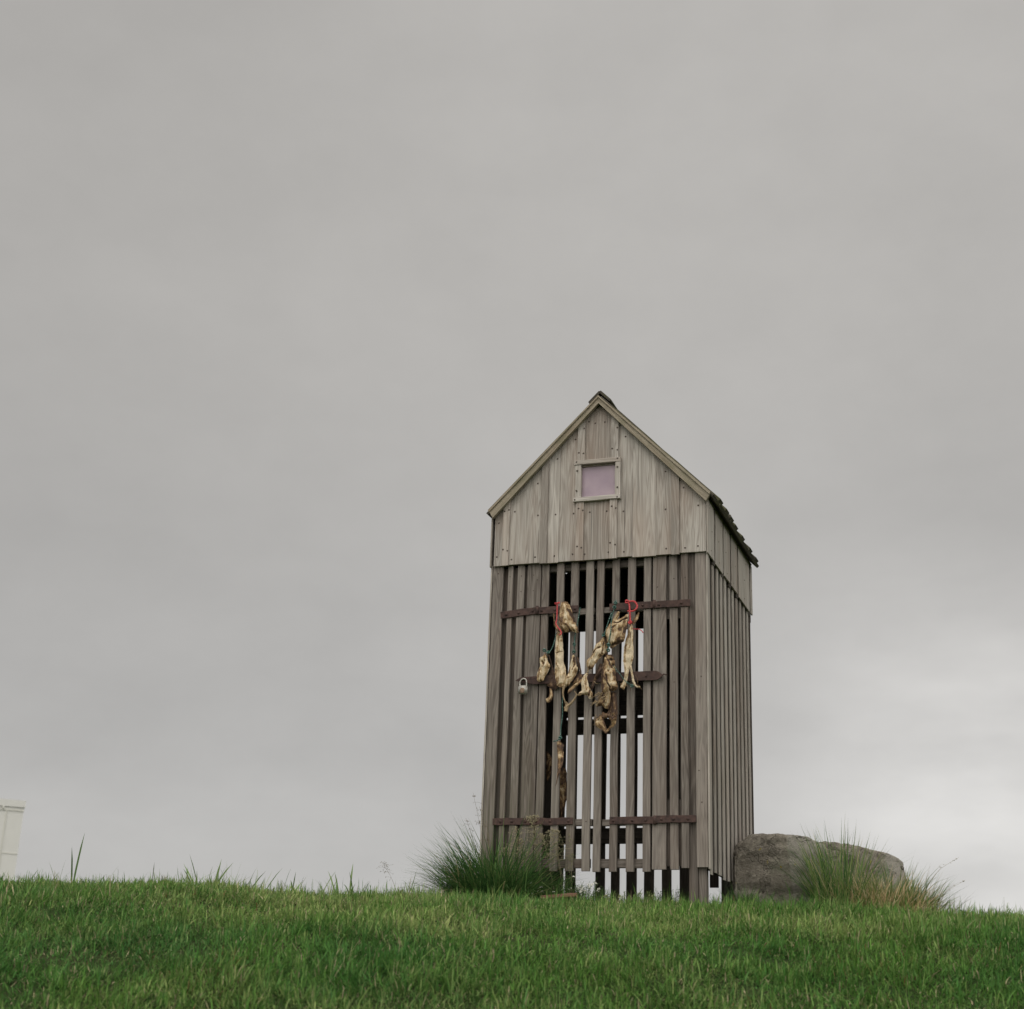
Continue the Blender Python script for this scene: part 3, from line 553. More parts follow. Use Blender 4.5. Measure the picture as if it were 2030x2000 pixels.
def puff(mb, poly, v0, T, cell=.0030, tint=.4, wr=.0035, pits=(), back=.5, curl=0, sharp=1.0, seed=0, ax=None, grooves=()):
    P = np.array(poly); n = len(P)
    # rounded outline
    Q = []
    for i in range(n):
        a, b, c, d = P[i - 1], P[i], P[(i + 1) % n], P[(i + 2) % n]
        for j in range(4):
            t = j / 4; Q.append(.5 * ((2 * b) + (c - a) * t + (2 * a - 5 * b + 4 * c - d) * t * t + (3 * b - a - 3 * c + d) * t ** 3))
    Q = np.array(Q); Q = Q + np.array([[noise.noise(Vector((q[0] * 90, q[1] * 90, 1))) * .0042, noise.noise(Vector((q[0] * 90, q[1] * 90, 9))) * .0042] for q in Q]); A = Q; B = np.roll(Q, -1, 0)
    lo, hi = Q.min(0) - cell, Q.max(0) + cell
    nx, nz = int((hi[0] - lo[0]) / cell) + 2, int((hi[1] - lo[1]) / cell) + 2
    gx, gz = np.meshgrid(lo[0] + np.arange(nx) * cell, lo[1] + np.arange(nz) * cell); pts = np.stack([gx.ravel(), gz.ravel()], 1)
    def inside(p):
        x, y = p[:, 0:1], p[:, 1:2]; c = ((A[:, 1] > y) != (B[:, 1] > y)) & (x < (B[:, 0] - A[:, 0]) * (y - A[:, 1]) / (B[:, 1] - A[:, 1] + 1e-12) + A[:, 0]); return c.sum(1) % 2 == 1
    def near(p):
        d = B - A; t = ((p[:, None] - A) * d).sum(2) / ((d * d).sum(1) + 1e-12); t = np.clip(t, 0, 1); q = A + t[..., None] * d; e = np.linalg.norm(p[:, None] - q, axis=2); k = e.argmin(1)
        return e[np.arange(len(p)), k], q[np.arange(len(p)), k]
    cc = pts.reshape(nz, nx, 2); cen = (cc[:-1, :-1] + cc[1:, 1:]) / 2; ins = inside(cen.reshape(-1, 2)).reshape(nz - 1, nx - 1)
    idx = np.arange(nx * nz).reshape(nz, nx)
    quads = np.stack([idx[:-1, :-1], idx[:-1, 1:], idx[1:, 1:], idx[1:, :-1]], -1)[ins]
    if len(quads) == 0: return
    cnt = np.zeros(nx * nz, int); np.add.at(cnt, quads.ravel(), 1); used = np.where(cnt > 0)[0]; bnd = cnt[used] < 4
    p = pts[used].copy(); dist, q = near(p); p[bnd] = q[bnd]; dist[bnd] = 0
    dm = max(dist.max(), cell); r = np.clip(dist / dm, 0, 1)
    h = T * .7 * np.power(1 - (1 - r) ** 2, .8 * sharp)
    remap = -np.ones(nx * nz, int); remap[used] = np.arange(len(used)); qd = remap[quads]
    c0 = P.mean(0); rr = random.Random(seed + int(abs(c0[0]) * 9999)); off = Vector((rr.uniform(0, 30), rr.uniform(0, 30), rr.uniform(0, 30)))
    u_, s_, vt_ = np.linalg.svd(P - c0); axv = vt_[0] if ax is None else np.array(ax); perp = np.array([-axv[1], axv[0]])
    N_ = len(p); F0 = []; V = []; G = []; TT = []
    L_ = (p - c0) @ axv; W_ = (p - c0) @ perp
    for side in (-1, 1):
        for i in range(N_):
            nv = Vector((L_[i] * 9, W_[i] * 42, side * 3)) + off
            rg = 1 - 2 * abs(noise.noise(nv * .9)); wv = -(rg ** 3 if rg > 0 else 0) * wr * 2.2 + noise.noise(nv) * wr * 1.6 + noise.noise(nv * 2.3) * wr * 1.2 + noise.noise(Vector((p[i][0] * 26, p[i][1] * 26, 3)) + off) * wr * 1.8
            hh = h[i] * (1 if side < 0 else back); e = min(1, r[i] * 3); tt = tint + .02 + (.18 if rg > .75 else 0) + (.30 * (1 - min(1, r[i] * 2.2))) * (noise.noise(nv * .7) + .6)
            y = side * hh + wv * e * (1 if side < 0 else .4)
            y += curl * (W_[i] ** 2) * 20 + noise.noise(Vector((p[i][0] * 14, p[i][1] * 14, 0)) + off) * .006
            if side < 0:
                for (pu, pz, pr, pd) in pits:
                    d = math.hypot(p[i][0] - pu, (p[i][1] - pz) * .7) * (1 + .9 * noise.noise(Vector((p[i][0] * 60, p[i][1] * 60, pu * 50))))
                    if d < pr * 1.6: k = max(0, 1 - (d / pr) ** 2) if d < pr else 0; y += pd * k; tt += .38 * k ** .8 - (.10 if pr < d < pr * 1.5 else 0)
            if side < 0:
                for (gp, gr, gt, gd) in grooves:
                    dd = 9
                    for (x0, z0), (x1, z1) in zip(gp[:-1] if len(gp) > 1 else gp, gp[1:] if len(gp) > 1 else gp):
                        ex, ez = x1 - x0, z1 - z0; q2 = ex * ex + ez * ez; tt_ = 0 if q2 == 0 else max(0, min(1, ((p[i][0] - x0) * ex + (p[i][1] - z0) * ez) / q2))
                        dd = min(dd, math.hypot(p[i][0] - x0 - tt_ * ex, p[i][1] - z0 - tt_ * ez))
                    dd *= 1 + .5 * noise.noise(Vector((p[i][0] * 70, p[i][1] * 70, 5)))
                    if dd < gr: k = 1 - (dd / gr) ** 2; tt += gt * k; y += gd * k
            V.append((p[i][0] , v0 + y, p[i][1])); G.append((L_[i] + off.x, W_[i] + off.y, y + off.z)); TT.append(tt)
    for a, b, c, d in qd: F0.append((a, b, c, d)); F0.append((d + N_, c + N_, b + N_, a + N_))
    # join the two skins along the outline
    bi = set(np.where(bnd)[0]); ec = {}
    for a in qd:
        for i in range(4):
            e = (a[i], a[(i + 1) % 4]); k = (min(e), max(e)); ec.setdefault(k, []).append(e)
    for k, es in ec.items():
        if len(es) == 1: a, b = es[0]; F0.append((b, a, a + N_, b + N_))
    mb.add(V, [tuple(int(x) for x in f) for f in F0], G, TT, smooth=True)

def rel(poly, c): return [(u - c[0], z - c[1]) for u, z in poly]
def cen(k): P = FISH[k]; return (sum(p[0] for p in P) / len(P), sum(p[1] for p in P) / len(P))
def fish(label, v, parts, cat='dried fish', name='dried_fish'):
    """parts: (part name, outline key, dv, thickness, tint, pits, seed, curl)"""
    c = cen(parts[0][1]); root = hung(name, label, cat, c[0], v, c[1], 'dried fish hanging from the hut doors')
    for (pn, key, dv, T, tint, pits, curl) in parts:
        m = MB(); pp = [(pu - c[0], pz - c[1], pr, pd) for pu, pz, pr, pd in pits]
        puff(m, rel(FISH[key], c), dv, T, tint=tint, pits=pp, curl=curl, seed=len(key), grooves=[([(Z6(x, z)[0] - c[0], Z6(x, z)[1] - c[1]) for x, z in gp], gr, gt, gd) for gp, gr, gt, gd in GRV.get(key, ())])
        o = m.build(pn, M_FISH, root)
        if pn in ('jaw', 'fin', 'gill'):
            pass
    return root
def strips(root, c, arr, tint=.6, name='fin'):
    m = MB()
    for pts, r in arr:
        m.tube(spline([(u - c[0], v, z - c[1]) for u, v, z in pts], 5), r, 6, tint=tint, taper=lambda f: 1 - .85 * f)
        if len(arr) <= 6: m.build(name, M_FISH, root); m = MB()
    if len(arr) > 6: m.build('fringe', M_FISH, root)['kind'] = 'stuff'
PX = lambda x, y: (round(.427 + (x - 0) * 4.46e-4, 3), 0)   # helper scale of the hanging cluster
def at(key, i): return FISH[key][i]
A = FISH
def lerp(a, b, t): return (a[0] * (1 - t) + b[0] * t, a[1] * (1 - t) + b[1] * t)
sx = (FISH['H_body'][0][0] - FISH['B_body'][8][0]) / (1120 - 440); sz = (FISH['H_body'][0][1] - FISH['B_body'][8][1]) / (770 - 1185)
Z6 = lambda x, y: (FISH['B_body'][8][0] + (x - 440) * sx, FISH['B_body'][8][1] + (y - 1185) * sz)
GRV = {'A_body': [([(560, 110), (610, 190), (650, 250), (640, 265)], .011, .55, .007), ([(540, 290)], .010, -.35, -.004), ([(490, 130), (475, 300), (490, 430)], .012, .22, .003), ([(500, 470), (560, 445), (600, 468)], .010, .5, .006), ([(640, 340), (662, 440), (620, 430)], .012, -.35, 0), ([(520, 100), (535, 200), (545, 240)], .004, -.4, -.003), ([(560, 330), (580, 400), (560, 430)], .006, .3, .004)],
 'B_body': [([(420, 520), (410, 760), (400, 1000), (420, 1140)], .007, .30, .002), ([(400, 705), (480, 695)], .004, .5, .004), ([(470, 560), (480, 800), (500, 1050)], .008, -.25, -.002), ([(430, 900), (440, 1150)], .003, .4, .003), ([(520, 1150), (440, 1165)], .008, .3, .003)],
 'C_body': [([(222, 830), (235, 855)], .010, .7, .010), ([(268, 790), (262, 900)], .005, -.4, -.003), ([(250, 800), (240, 880), (225, 900)], .004, .5, .004), ([(190, 930), (175, 1040)], .008, .25, 0), ([(310, 930), (280, 1010)], .005, -.3, 0)],
 'D_body': [([(640, 800), (655, 880), (625, 960)], .006, .55, .006), ([(595, 930), (575, 1000)], .008, .45, .004), ([(620, 820), (615, 900)], .005, -.35, -.003), ([(560, 1080), (610, 1060)], .004, .3, .003)],
 'E_body': [([(1035, 600), (1030, 700), (1020, 760)], .004, .5, .004), ([(905, 740), (940, 690), (1000, 672)], .007, .55, .006), ([(860, 815), (890, 755), (910, 720)], .007, .5, .004), ([(1000, 620), (1000, 760)], .006, -.35, -.003), ([(870, 880), (960, 800)], .010, -.3, 0), ([(840, 950), (900, 930)], .006, .25, .002)],
 'E_low': [([(800, 1060), (810, 1180), (830, 1260)], .004, .35, .004), ([(860, 1280), (850, 1330)], .010, .55, .003), ([(780, 1200), (770, 1280)], .003, .35, .003)],
 'F_body': [([(1190, 345), (1230, 350), (1290, 318), (1340, 285)], .006, .75, .010), ([(1265, 450)], .017, .40, .003), ([(1275, 560), (1240, 600)], .010, .30, .003), ([(1110, 470), (1130, 560), (1170, 600)], .017, -.35, -.002), ([(1220, 380), (1170, 420)], .006, .35, .004), ([(1320, 330), (1310, 480)], .009, .30, 0), ([(1150, 670), (1230, 630), (1300, 600)], .006, .5, .006)],
 'G_body': [([(1390, 450), (1392, 640), (1370, 900), (1330, 1060)], .0045, -.5, -.003), ([(1345, 520), (1315, 680), (1305, 880)], .011, .45, .002), ([(1380, 480), (1372, 700)], .003, .45, .004)],
 'H_body': [([(1062, 800), (1110, 880), (1145, 965)], .006, .45, .005), ([(1135, 850)], .010, .7, .010), ([(1160, 930)], .008, .6, .007), ([(1105, 1010)], .009, .55, .006), ([(1040, 900), (1022, 1050), (1035, 1230)], .016, .30, .003), ([(1172, 1190)], .016, -.45, -.004), ([(1080, 1060), (1095, 1180), (1130, 1235)], .005, .65, .008), ([(1150, 1060), (1150, 1120)], .010, -.3, 0)],
 'H_low': [([(1105, 1260), (1098, 1440)], .004, -.5, -.004), ([(960, 1350), (1080, 1290)], .004, .5, .004), ([(950, 1400), (1050, 1340)], .003, .5, .004), ([(1040, 1320), (1050, 1440)], .008, .4, .004)],
 'H_side': [([(1130, 1280), (1150, 1560)], .006, .3, .003)]}
cA = cen('A_body')
f = fish('large brown dried cod head, snout up, tied with red string to the left door hinge', -.060, [
    ('head', 'A_body', 0, .040, .42, [], 0),
    ('fin', 'A_fin', .012, .010, .55, [], 0)])
f = fish('long pale flat dried fish body hanging below the large brown head', -.050, [
    ('body', 'B_body', 0, .017, .18, [], .15), ('fin', 'B_strip', .004, .004, .25, [], 0)])
cC = cen('C_body')
f = fish('small dried fish head at the far left of the hanging fish, beside the padlock', -.055, [
    ('head', 'C_body', 0, .026, .30, [], 0), ('jaw', 'C_jaw', .030, .014, .85, [], .1), ('fin', 'C_tail', .010, .010, .40, [], 0)])
cD = cen('D_body')
f = fish('dried fish head with open jaw strips, right of the long pale fish', -.058, [
    ('head', 'D_body', 0, .024, .28, [], 0), ('jaw', 'D_jaw', .022, .012, .75, [], .1), ('bone', 'D_strip', .0, .007, .60, [], 0)])
def S(pts, v=-.0): return [(Z6(x, y)[0], v, Z6(x, y)[1]) for x, y in pts]
strips(f, cD, [(S([(520, 1180), (505, 1240), (505, 1320), (530, 1400), (545, 1480)]), .010), (S([(545, 1540), (565, 1470), (610, 1430), (655, 1370), (680, 1310), (650, 1260)]), .013), (S([(530, 1500), (560, 1440), (545, 1400)]), .009)], .45, 'jaw')
f = fish('slanting golden dried fish head hanging left of the middle of the right door', -.070, [
    ('head', 'E_body', 0, .026, .33, [], 0), ('jaw', 'E_flap', .014, .010, .62, [], 0), ('gill', 'E_dark', .030, .012, .85, [], 0), ('collar', 'E_low', .006, .017, .12, [], 0)])
cE = cen('E_body')
strips(f, cE, [(S([(700, 1320), (740, 1325), (800, 1295), (850, 1320)]), .005), (S([(830, 1010), (835, 980), (820, 960)]), .006), (S([(915, 1140), (940, 1170), (990, 1180)], -.0), .003)], .5)
cF = cen('F_body')
f = fish('plump round dried fish head tied with green rope to the right door hinge', -.085, [
    ('head', 'F_body', 0, .040, .38, [], 0)])
cG = cen('G_body')
f = fish('split pale fish tail hanging from the red rope at the right', -.060, [
    ('body', 'G_body', 0, .014, .12, [], .05), ('body', 'G_leg', .004, .009, .08, [], 0), ('fin', 'G_fin', .010, .004, .50, [], 0)])
strips(f, cG, [(S([(1250, 1190), (1280, 1215), (1300, 1280)]), .007), (S([(1290, 1200), (1330, 1210), (1340, 1240)]), .005), (S([(1470, 1190), (1470, 1130), (1440, 1070)]), .003), (S([(1440, 1200), (1490, 1230), (1530, 1285)]), .004), (S([(1390, 1210), (1385, 1250), (1380, 1300)]), .004)], .7)
cH = cen('H_body')
f = fish('largest brown dried fish, hanging lowest in the middle of the right door', -.062, [
    ('body', 'H_body', 0, .036, .45, [], 0), ('fin', 'H_low', .004, .020, .50, [], 0), ('fin', 'H_side', .022, .012, .78, [], 0)])
st = []
for k in range(26):
    x = rnd.uniform(940, 1100); y = rnd.uniform(1290, 1440); st.append((S([(x, y), (x - rnd.uniform(10, 45), y + rnd.uniform(5, 45)), (x - rnd.uniform(30, 90), y + rnd.uniform(20, 70))], -.012 + rnd.uniform(-.012, .01)), rnd.uniform(.0015, .004)))
st.append((S([(1010, 1400), (940, 1440), (870, 1480)], -.01), .004)); st.append((S([(1105, 1250), (1108, 1350), (1085, 1470)], -.02), .005))
strips(f, cH, st, .45)
f = fish('ragged brown ring of dried gills below the largest fish', -.052, [
    ('gill', 'I_left', 0, .016, .60, [], 0), ('gill', 'I_right', .0, .014, .58, [], 0), ('gill', 'I_top', .004, .010, .70, [], 0)])
cI = cen('I_left'); st = []
for k in range(26):
    x = rnd.choice((rnd.uniform(915, 1010), rnd.uniform(1110, 1190))); y = rnd.uniform(1560, 1720); st.append((S([(x, y), (x + rnd.uniform(-25, 5), y + rnd.uniform(-10, 30)), (x + rnd.uniform(-50, 8), y + rnd.uniform(-10, 60))], -.006 + rnd.uniform(-.01, .01)), rnd.uniform(.0012, .003)))
strips(f, cI, st, .55)
f = fish('narrow silvery dried fish hanging low on the left door from a green rope', -.030, [('body', 'J_body', 0, .006, .60, [], .1)])
f = fish('dark brown dried skin hanging inside the hut behind the left door', .22, [('body', 'K_skin', 0, .020, .62, [], 0), ('fin', 'L_skin', .01, .010, .65, [], 0)])

def rope(label, keys, v, r, mat, knots=(), cat='rope', vend=None):
    P0 = ROPE[keys[0]][0]; root = None; m = MB(); name = 'green_rope' if mat is M_GREEN else 'red_rope'
    for kx in keys:
        pts = ROPE[kx]; n = len(pts)
        sp = spline([(u - P0[0], (0 if vend is None else (vend - v) * i / (n - 1)) + (.0015 * math.sin(i * 2.3)), z - P0[1]) for i, (u, z) in enumerate(pts)], 5)
        m.tube(sp, r, 7)
    for (kx, i) in knots:
        u, z = ROPE[kx][i]; c = Vector((u - P0[0], 0 if vend is None or kx != keys[0] else (vend - v) * i / (len(ROPE[kx]) - 1), z - P0[1]))
        for q in range(3):
            a0 = rnd.uniform(0, 6); pts = [c + Vector((math.cos(a0 + t * .9) * .0085, math.sin(t * 1.3 + q) * .006 - .003, math.sin(a0 + t * .9) * .0085 * (1 if q else .6))) for t in range(8)]
            m.tube(spline(pts, 3), r * .9, 6)
    o = m.build(name, mat); o.matrix_world = HM @ Matrix.Translation((P0[0], v, P0[1])); tag(o, label, cat, 'ropes tying the dried fish'); return o
rope('green speckled rope behind the large brown head, knotted at the jawed fish head', ['g1'], -.034, .0030, M_GREEN, [('g1', 6), ('g1', 5)], vend=-.055)
rope('green rope looped over the top of the leftmost small fish head', ['g2'], -.034, .0030, M_GREEN, [('g2', 4), ('g2', 5)], vend=-.06)
rope('green rope holding the slanting golden fish head by its snout', ['g3'], -.034, .0030, M_GREEN, [('g3', 4)], vend=-.08)
rope('green rope knotted on the right hinge and running down over the plump round head', ['g4'], -.115, .0032, M_GREEN, [('g4', 1), ('g4', 2), ('g4', 8), ('g4', 7)])
rope('thin green rope slanting from the largest fish to the tip of the split tail', ['g5'], -.095, .0022, M_GREEN, [('g5', 5)])
rope('long green rope hanging straight down the left door to the silvery fish', ['g6'], -.036, .0032, M_GREEN, [('g6', 7)])
rope('frayed green strand hanging behind the jawed fish head', ['g7'], -.020, .0018, M_GREEN)
rope('red string wrapped on the left hinge beside the large brown head', ['r1', 'r1b'], -.058, .0040, M_RED, [], vend=-.115)
rope('thick red rope looped in a curl on the right door hinge', ['r2', 'r2b'], -.072, .0055, M_RED, [('r2b', 4), ('r2', 0)])
rope('dark red string end sticking out right of the split fish tail', ['r2c'], -.050, .0028, M_RED)

# padlock
pl = hung('padlock', 'small silver padlock with rust spot hanging from the latch bar end', 'padlock', .238, -.046, l(1.990))
bm = bmesh.new(); bmesh.ops.create_cube(bm, size=1); bmesh.ops.scale(bm, vec=(.057, .024, .052), verts=bm.verts); bmesh.ops.bevel(bm, geom=bm.edges[:], offset=.006, segments=3, affect='EDGES')
me = bpy.data.meshes.new('body'); bm.to_mesh(me); bm.free(); me.materials.append(M_LOCK); me.polygons.foreach_set('use_smooth', [True] * len(me.polygons))
o = bpy.data.objects.new('body', me); COL.objects.link(o); o.parent = pl; o.rotation_euler = (0, .06, 0)
m = MB(); m.dome((0, -.0122, -.004), .015, .0015, n=20); m.tube([(-.02, -.0135, -.02), (.02, -.0135, -.021)], .0012, 6); m.build('rust_spot', M_LOCKRUST, pl)
m = MB(); m.tube(spline([(-.020, 0, .02), (-.020, 0, .045), (-.012, 0, .062), (.004, 0, .068), (.018, 0, .060), (.022, 0, .042), (.021, 0, .02)], 6), .0042, 10); m.build('shackle', M_LOCK, pl)

# ------------------------------------------------------------------ boulders
def boulder(label, outline, crest, Y, depth, seed, name='boulder'):
    """outline: front silhouette (x, z rel. eye); crest: (x, extra forward) ridge on the front face"""
    cx = sum(p[0] for p in outline) / len(outline); bm = bmesh.new(); zb = .45
    for (x, z) in outline:
        fwd = max(0, 1 - abs(x - crest[0]) / crest[2]) * crest[1]
        inset = .0 if z < 1.0 else .0
        for yy in (-fwd, depth * .35, depth):
            k = 1 - .10 * (yy > .3) ; zz = z if yy <= depth * .5 else z - .05
            if z > 1.1 and yy < 0.01: zz = z - .035 * (1 + .3 * math.sin(x * 20))
            bm.verts.new((cx + (x - cx) * (k if yy > 0.05 else .985), Y + yy, H0 + zz))
    r = bmesh.ops.convex_hull(bm, input=bm.verts[:]); bmesh.ops.delete(bm, geom=[g for g in r.get('geom_interior', []) if isinstance(g, bmesh.types.BMVert)], context='VERTS')
    bmesh.ops.bevel(bm, geom=bm.edges[:], offset=.007, segments=1, affect='EDGES')
    bmesh.ops.triangulate(bm, faces=bm.faces[:])
    for _ in range(5):
        es = [e for e in bm.edges if e.calc_length() > .022]
        if not es: break
        bmesh.ops.subdivide_edges(bm, edges=es, cuts=1); bmesh.ops.triangulate(bm, faces=[f for f in bm.faces if len(f.verts) > 3])
    bm.normal_update(); sd = Vector((seed, seed * 2.1, 0))
    for v in bm.verts:
        c = v.co; n1 = noise.noise(c * 3.2 + sd) * .020 + (abs(noise.noise(c * 6.5 + sd)) - .2) * .018; n2 = noise.noise(Vector((c.x * 5, c.y * 5, c.z * 22)) + sd) * .012 * (1 if v.normal.x < 0 else .35)
        n3 = noise.fractal(c * 24 + sd, .7, 2.1, 4) * .006
        edge = -max(0, noise.noise(Vector((c.x * 2, c.y * 2, c.z * 13 + 4)) + sd) - .25) * .05
        v.co += v.normal * (n1 + n2 + n3 + edge)
    me = bpy.data.meshes.new(name); 
    org = Vector((cx, Y + depth / 2, H0 + .70))
    for v in bm.verts: v.co -= org
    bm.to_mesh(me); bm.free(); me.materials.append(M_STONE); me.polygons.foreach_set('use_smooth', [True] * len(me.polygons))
    o = bpy.data.objects.new(name, me); COL.objects.link(o); o.location = org; tag(o, label, 'boulder'); return o
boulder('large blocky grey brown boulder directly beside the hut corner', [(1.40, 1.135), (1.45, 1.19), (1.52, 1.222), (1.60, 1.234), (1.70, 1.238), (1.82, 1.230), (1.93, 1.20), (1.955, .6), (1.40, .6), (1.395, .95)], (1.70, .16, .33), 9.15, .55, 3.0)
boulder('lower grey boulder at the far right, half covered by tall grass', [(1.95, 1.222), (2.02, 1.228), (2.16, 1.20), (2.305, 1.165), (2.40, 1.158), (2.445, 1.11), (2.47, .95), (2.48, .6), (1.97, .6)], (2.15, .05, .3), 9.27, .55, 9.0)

# ------------------------------------------------------------------ vegetation
def blades(name, base, L, Wd, az, lean, curl, col, mat=M_LEAF, parent=None, kink=None):
    """every blade: 7 points, tapered, bending over; arrays of length n"""
    n = len(L); ts = np.array([0, .38, .72, 1.0]); ws = np.array([.85, 1.0, .85, 0])
    d = np.stack([np.cos(az), np.sin(az)], 1); faz = az + np.pi / 2 + rng.normal(0, .6, n); sd = np.stack([np.cos(faz), np.sin(faz)], 1)
    ang = lean[:, None] + curl[:, None] * ts[None]; step = np.diff(ts, prepend=0)
    hx = np.cumsum(np.sin(ang) * step, 1) * L[:, None]; hz = np.cumsum(np.cos(ang) * step, 1) * L[:, None]
    C = np.zeros((n, 4, 3)); C[:, :, 0] = base[:, None, 0] + d[:, None, 0] * hx; C[:, :, 1] = base[:, None, 1] + d[:, None, 1] * hx; C[:, :, 2] = base[:, None, 2] + hz
    V = np.zeros((n, 7, 3))
    for k in range(3):
        o = np.zeros((n, 3)); o[:, :2] = sd * (Wd * ws[k] / 2)[:, None]; V[:, 2 * k] = C[:, k] - o; V[:, 2 * k + 1] = C[:, k] + o
    V[:, 6] = C[:, 3]
    T = np.array([[0, 1, 3], [0, 3, 2], [2, 3, 5], [2, 5, 4], [4, 5, 6]]); I = (np.arange(n)[:, None, None] * 7 + T[None]).reshape(-1)
    me = bpy.data.meshes.new(name); me.vertices.add(n * 7); org = base.mean(0)
    me.vertices.foreach_set('co', (V - org).astype(np.float32).ravel()); me.loops.add(len(I)); me.loops.foreach_set('vertex_index', I.astype(np.int32))
    me.polygons.add(len(I) // 3); me.polygons.foreach_set('loop_start', np.arange(0, len(I), 3, dtype=np.int32)); me.update(calc_edges=True)
    a = me.attributes.new('col', 'FLOAT_COLOR', 'POINT'); cc = np.ones((n, 7, 4), dtype=np.float32); cc[:, :, :3] = col[:, None, :]; a.data.foreach_set('color', cc.ravel())
    me.polygons.foreach_set('use_smooth', np.ones(len(I) // 3, dtype=bool)); me.materials.append(mat)
    o = bpy.data.objects.new(name, me); COL.objects.link(o); o.location = org
    if parent: o.parent = parent; o.location = Vector(org) - parent.location
    return o
def vnoise(x, y, s, seed=0):
    r = np.zeros_like(x)
    for k in range(5):
        a = seed * 1.7 + k * 2.4; f = s * (1 + .6 * k); r += np.sin(x * f * math.cos(a) + y * f * math.sin(a) + a * 3 + 1.3 * np.sin(x * f * .7 * math.sin(a + 1) - y * f * .8 + k)) / (1 + .5 * k)
    return r / 2.2
G_DARK = np.array([.058, .155, .028]); G_MID = np.array([.135, .262, .052]); G_YEL = np.array([.35, .395, .15]); G_BLUE = np.array([.055, .165, .046]); G_STRAW = np.array([.48, .41, .25]); G_RUST = np.array([.17, .09, .045])
def lawn():
    xs, ys = [], []
    def area(n, x0, x1, y0, y1): xs.append(rng.uniform(x0, x1, n)); ys.append(rng.uniform(y0, y1, n))
    area(520000, -3.9, 4.0, 5.35, 8.7); area(60000, -4.4, 4.4, 8.7, 10.3); area(24000, -6, 6, 10.3, 12); area(30000, -6, 6, 3.0, 5.35); area(16000, -6, -3.9, 5.35, 10.3); area(16000, 4.0, 6, 5.35, 10.3)
    x = np.concatenate(xs); y = np.concatenate(ys)
    cl = vnoise(x, y, 9, 1) ; keep = rng.random(len(x)) < np.clip(.80 + .5 * cl, .35, 1); x, y, cl = x[keep], y[keep], cl[keep]
    # nothing grows up through the hut floor or the boulders
    lx = (x - TX) * math.cos(YAW) + (y - TY) * math.sin(YAW); ly = -(x - TX) * math.sin(YAW) + (y - TY) * math.cos(YAW)
    k = ~((x > 1.36) & (x < 2.5) & (y > 9.0) & (y < 9.9)); x, y, cl, lx, ly = x[k], y[k], cl[k], lx[k], ly[k]
    n = len(x); z = H0 + hgt(x, y) + .002
    big = vnoise(x, y, 2.2, 4); fine = vnoise(x, y, 30, 7)
    L = np.clip(rng.lognormal(math.log(.037), .40, n), .014, .12) * (1 + .42 * cl + .22 * big); L *= np.where(y > 8.35, .80, 1.0) * np.where(y < 7.2, 1.0, 1)
    L *= np.where((lx > 0) & (lx < 1.35) & (ly > 0) & (ly < 1.39), .6, 1)
    tall = (rng.random(n) < .004); L = np.where(tall, L * 1.9, L)
    Wd = rng.uniform(.0020, .0044, n) * np.where(y < 7.5, 1.15, 1)
    az = rng.uniform(0, 2 * np.pi, n); caz = 3.2 * vnoise(x, y, 8, 17); az = np.where(rng.random(n) < .45, caz + rng.normal(0, .6, n), az)
    lean = np.abs(rng.normal(.38, .45, n)); curl = rng.normal(1.0, 1.1, n); flat = rng.random(n) < .16; lean = np.where(flat, rng.uniform(.8, 1.35, n), lean)
    up_ = np.clip((y - 6.2) / 2.2, 0, 1)             # the worn, yellower turf of the mound top
    t = np.clip(.42 + .36 * vnoise(x, y, 5.5, 9) + .15 * fine + rng.normal(0, .24, n), 0, 1)[:, None]
    col = G_DARK * (1 - t) + G_MID * t
    yl = np.clip(.06 + .36 * up_ + .42 * vnoise(x, y, 3.1, 12) + rng.normal(0, .34, n), 0, 1)[:, None]; col = col * (1 - yl) + G_YEL * yl
    bl = np.clip(.25 - .4 * up_ + .5 * vnoise(x, y, 1.9, 3) + rng.normal(0, .2, n), 0, .8)[:, None]; col = col * (1 - bl) + G_BLUE * bl
    s = rng.random(n) < (.055 + .07 * up_ + .05 * np.clip(vnoise(x, y, 4, 20), 0, 1)); col[s] = G_STRAW * rng.uniform(.5, 1.0, (s.sum(), 1))
    r = rng.random(n) < .12 * np.clip(vnoise(x, y, 2.7, 31) - .45, 0, 1); col[r] = G_RUST
    L = np.where(s | r, L * .8, L); col *= rng.uniform(.55, 1.45, (n, 1))
    o = blades('grass', np.stack([x, y, z], 1), L, Wd, az, lean, curl, col.astype(np.float32)); tag(o, 'short green lawn grass covering the mound', 'grass', kind='stuff')
lawn()
def pick(n, cols, w):
    idx = rng.choice(len(cols), n, p=np.array(w) / sum(w)); return (np.array(cols)[idx] * rng.uniform(.75, 1.25, (n, 1))).astype(np.float32)
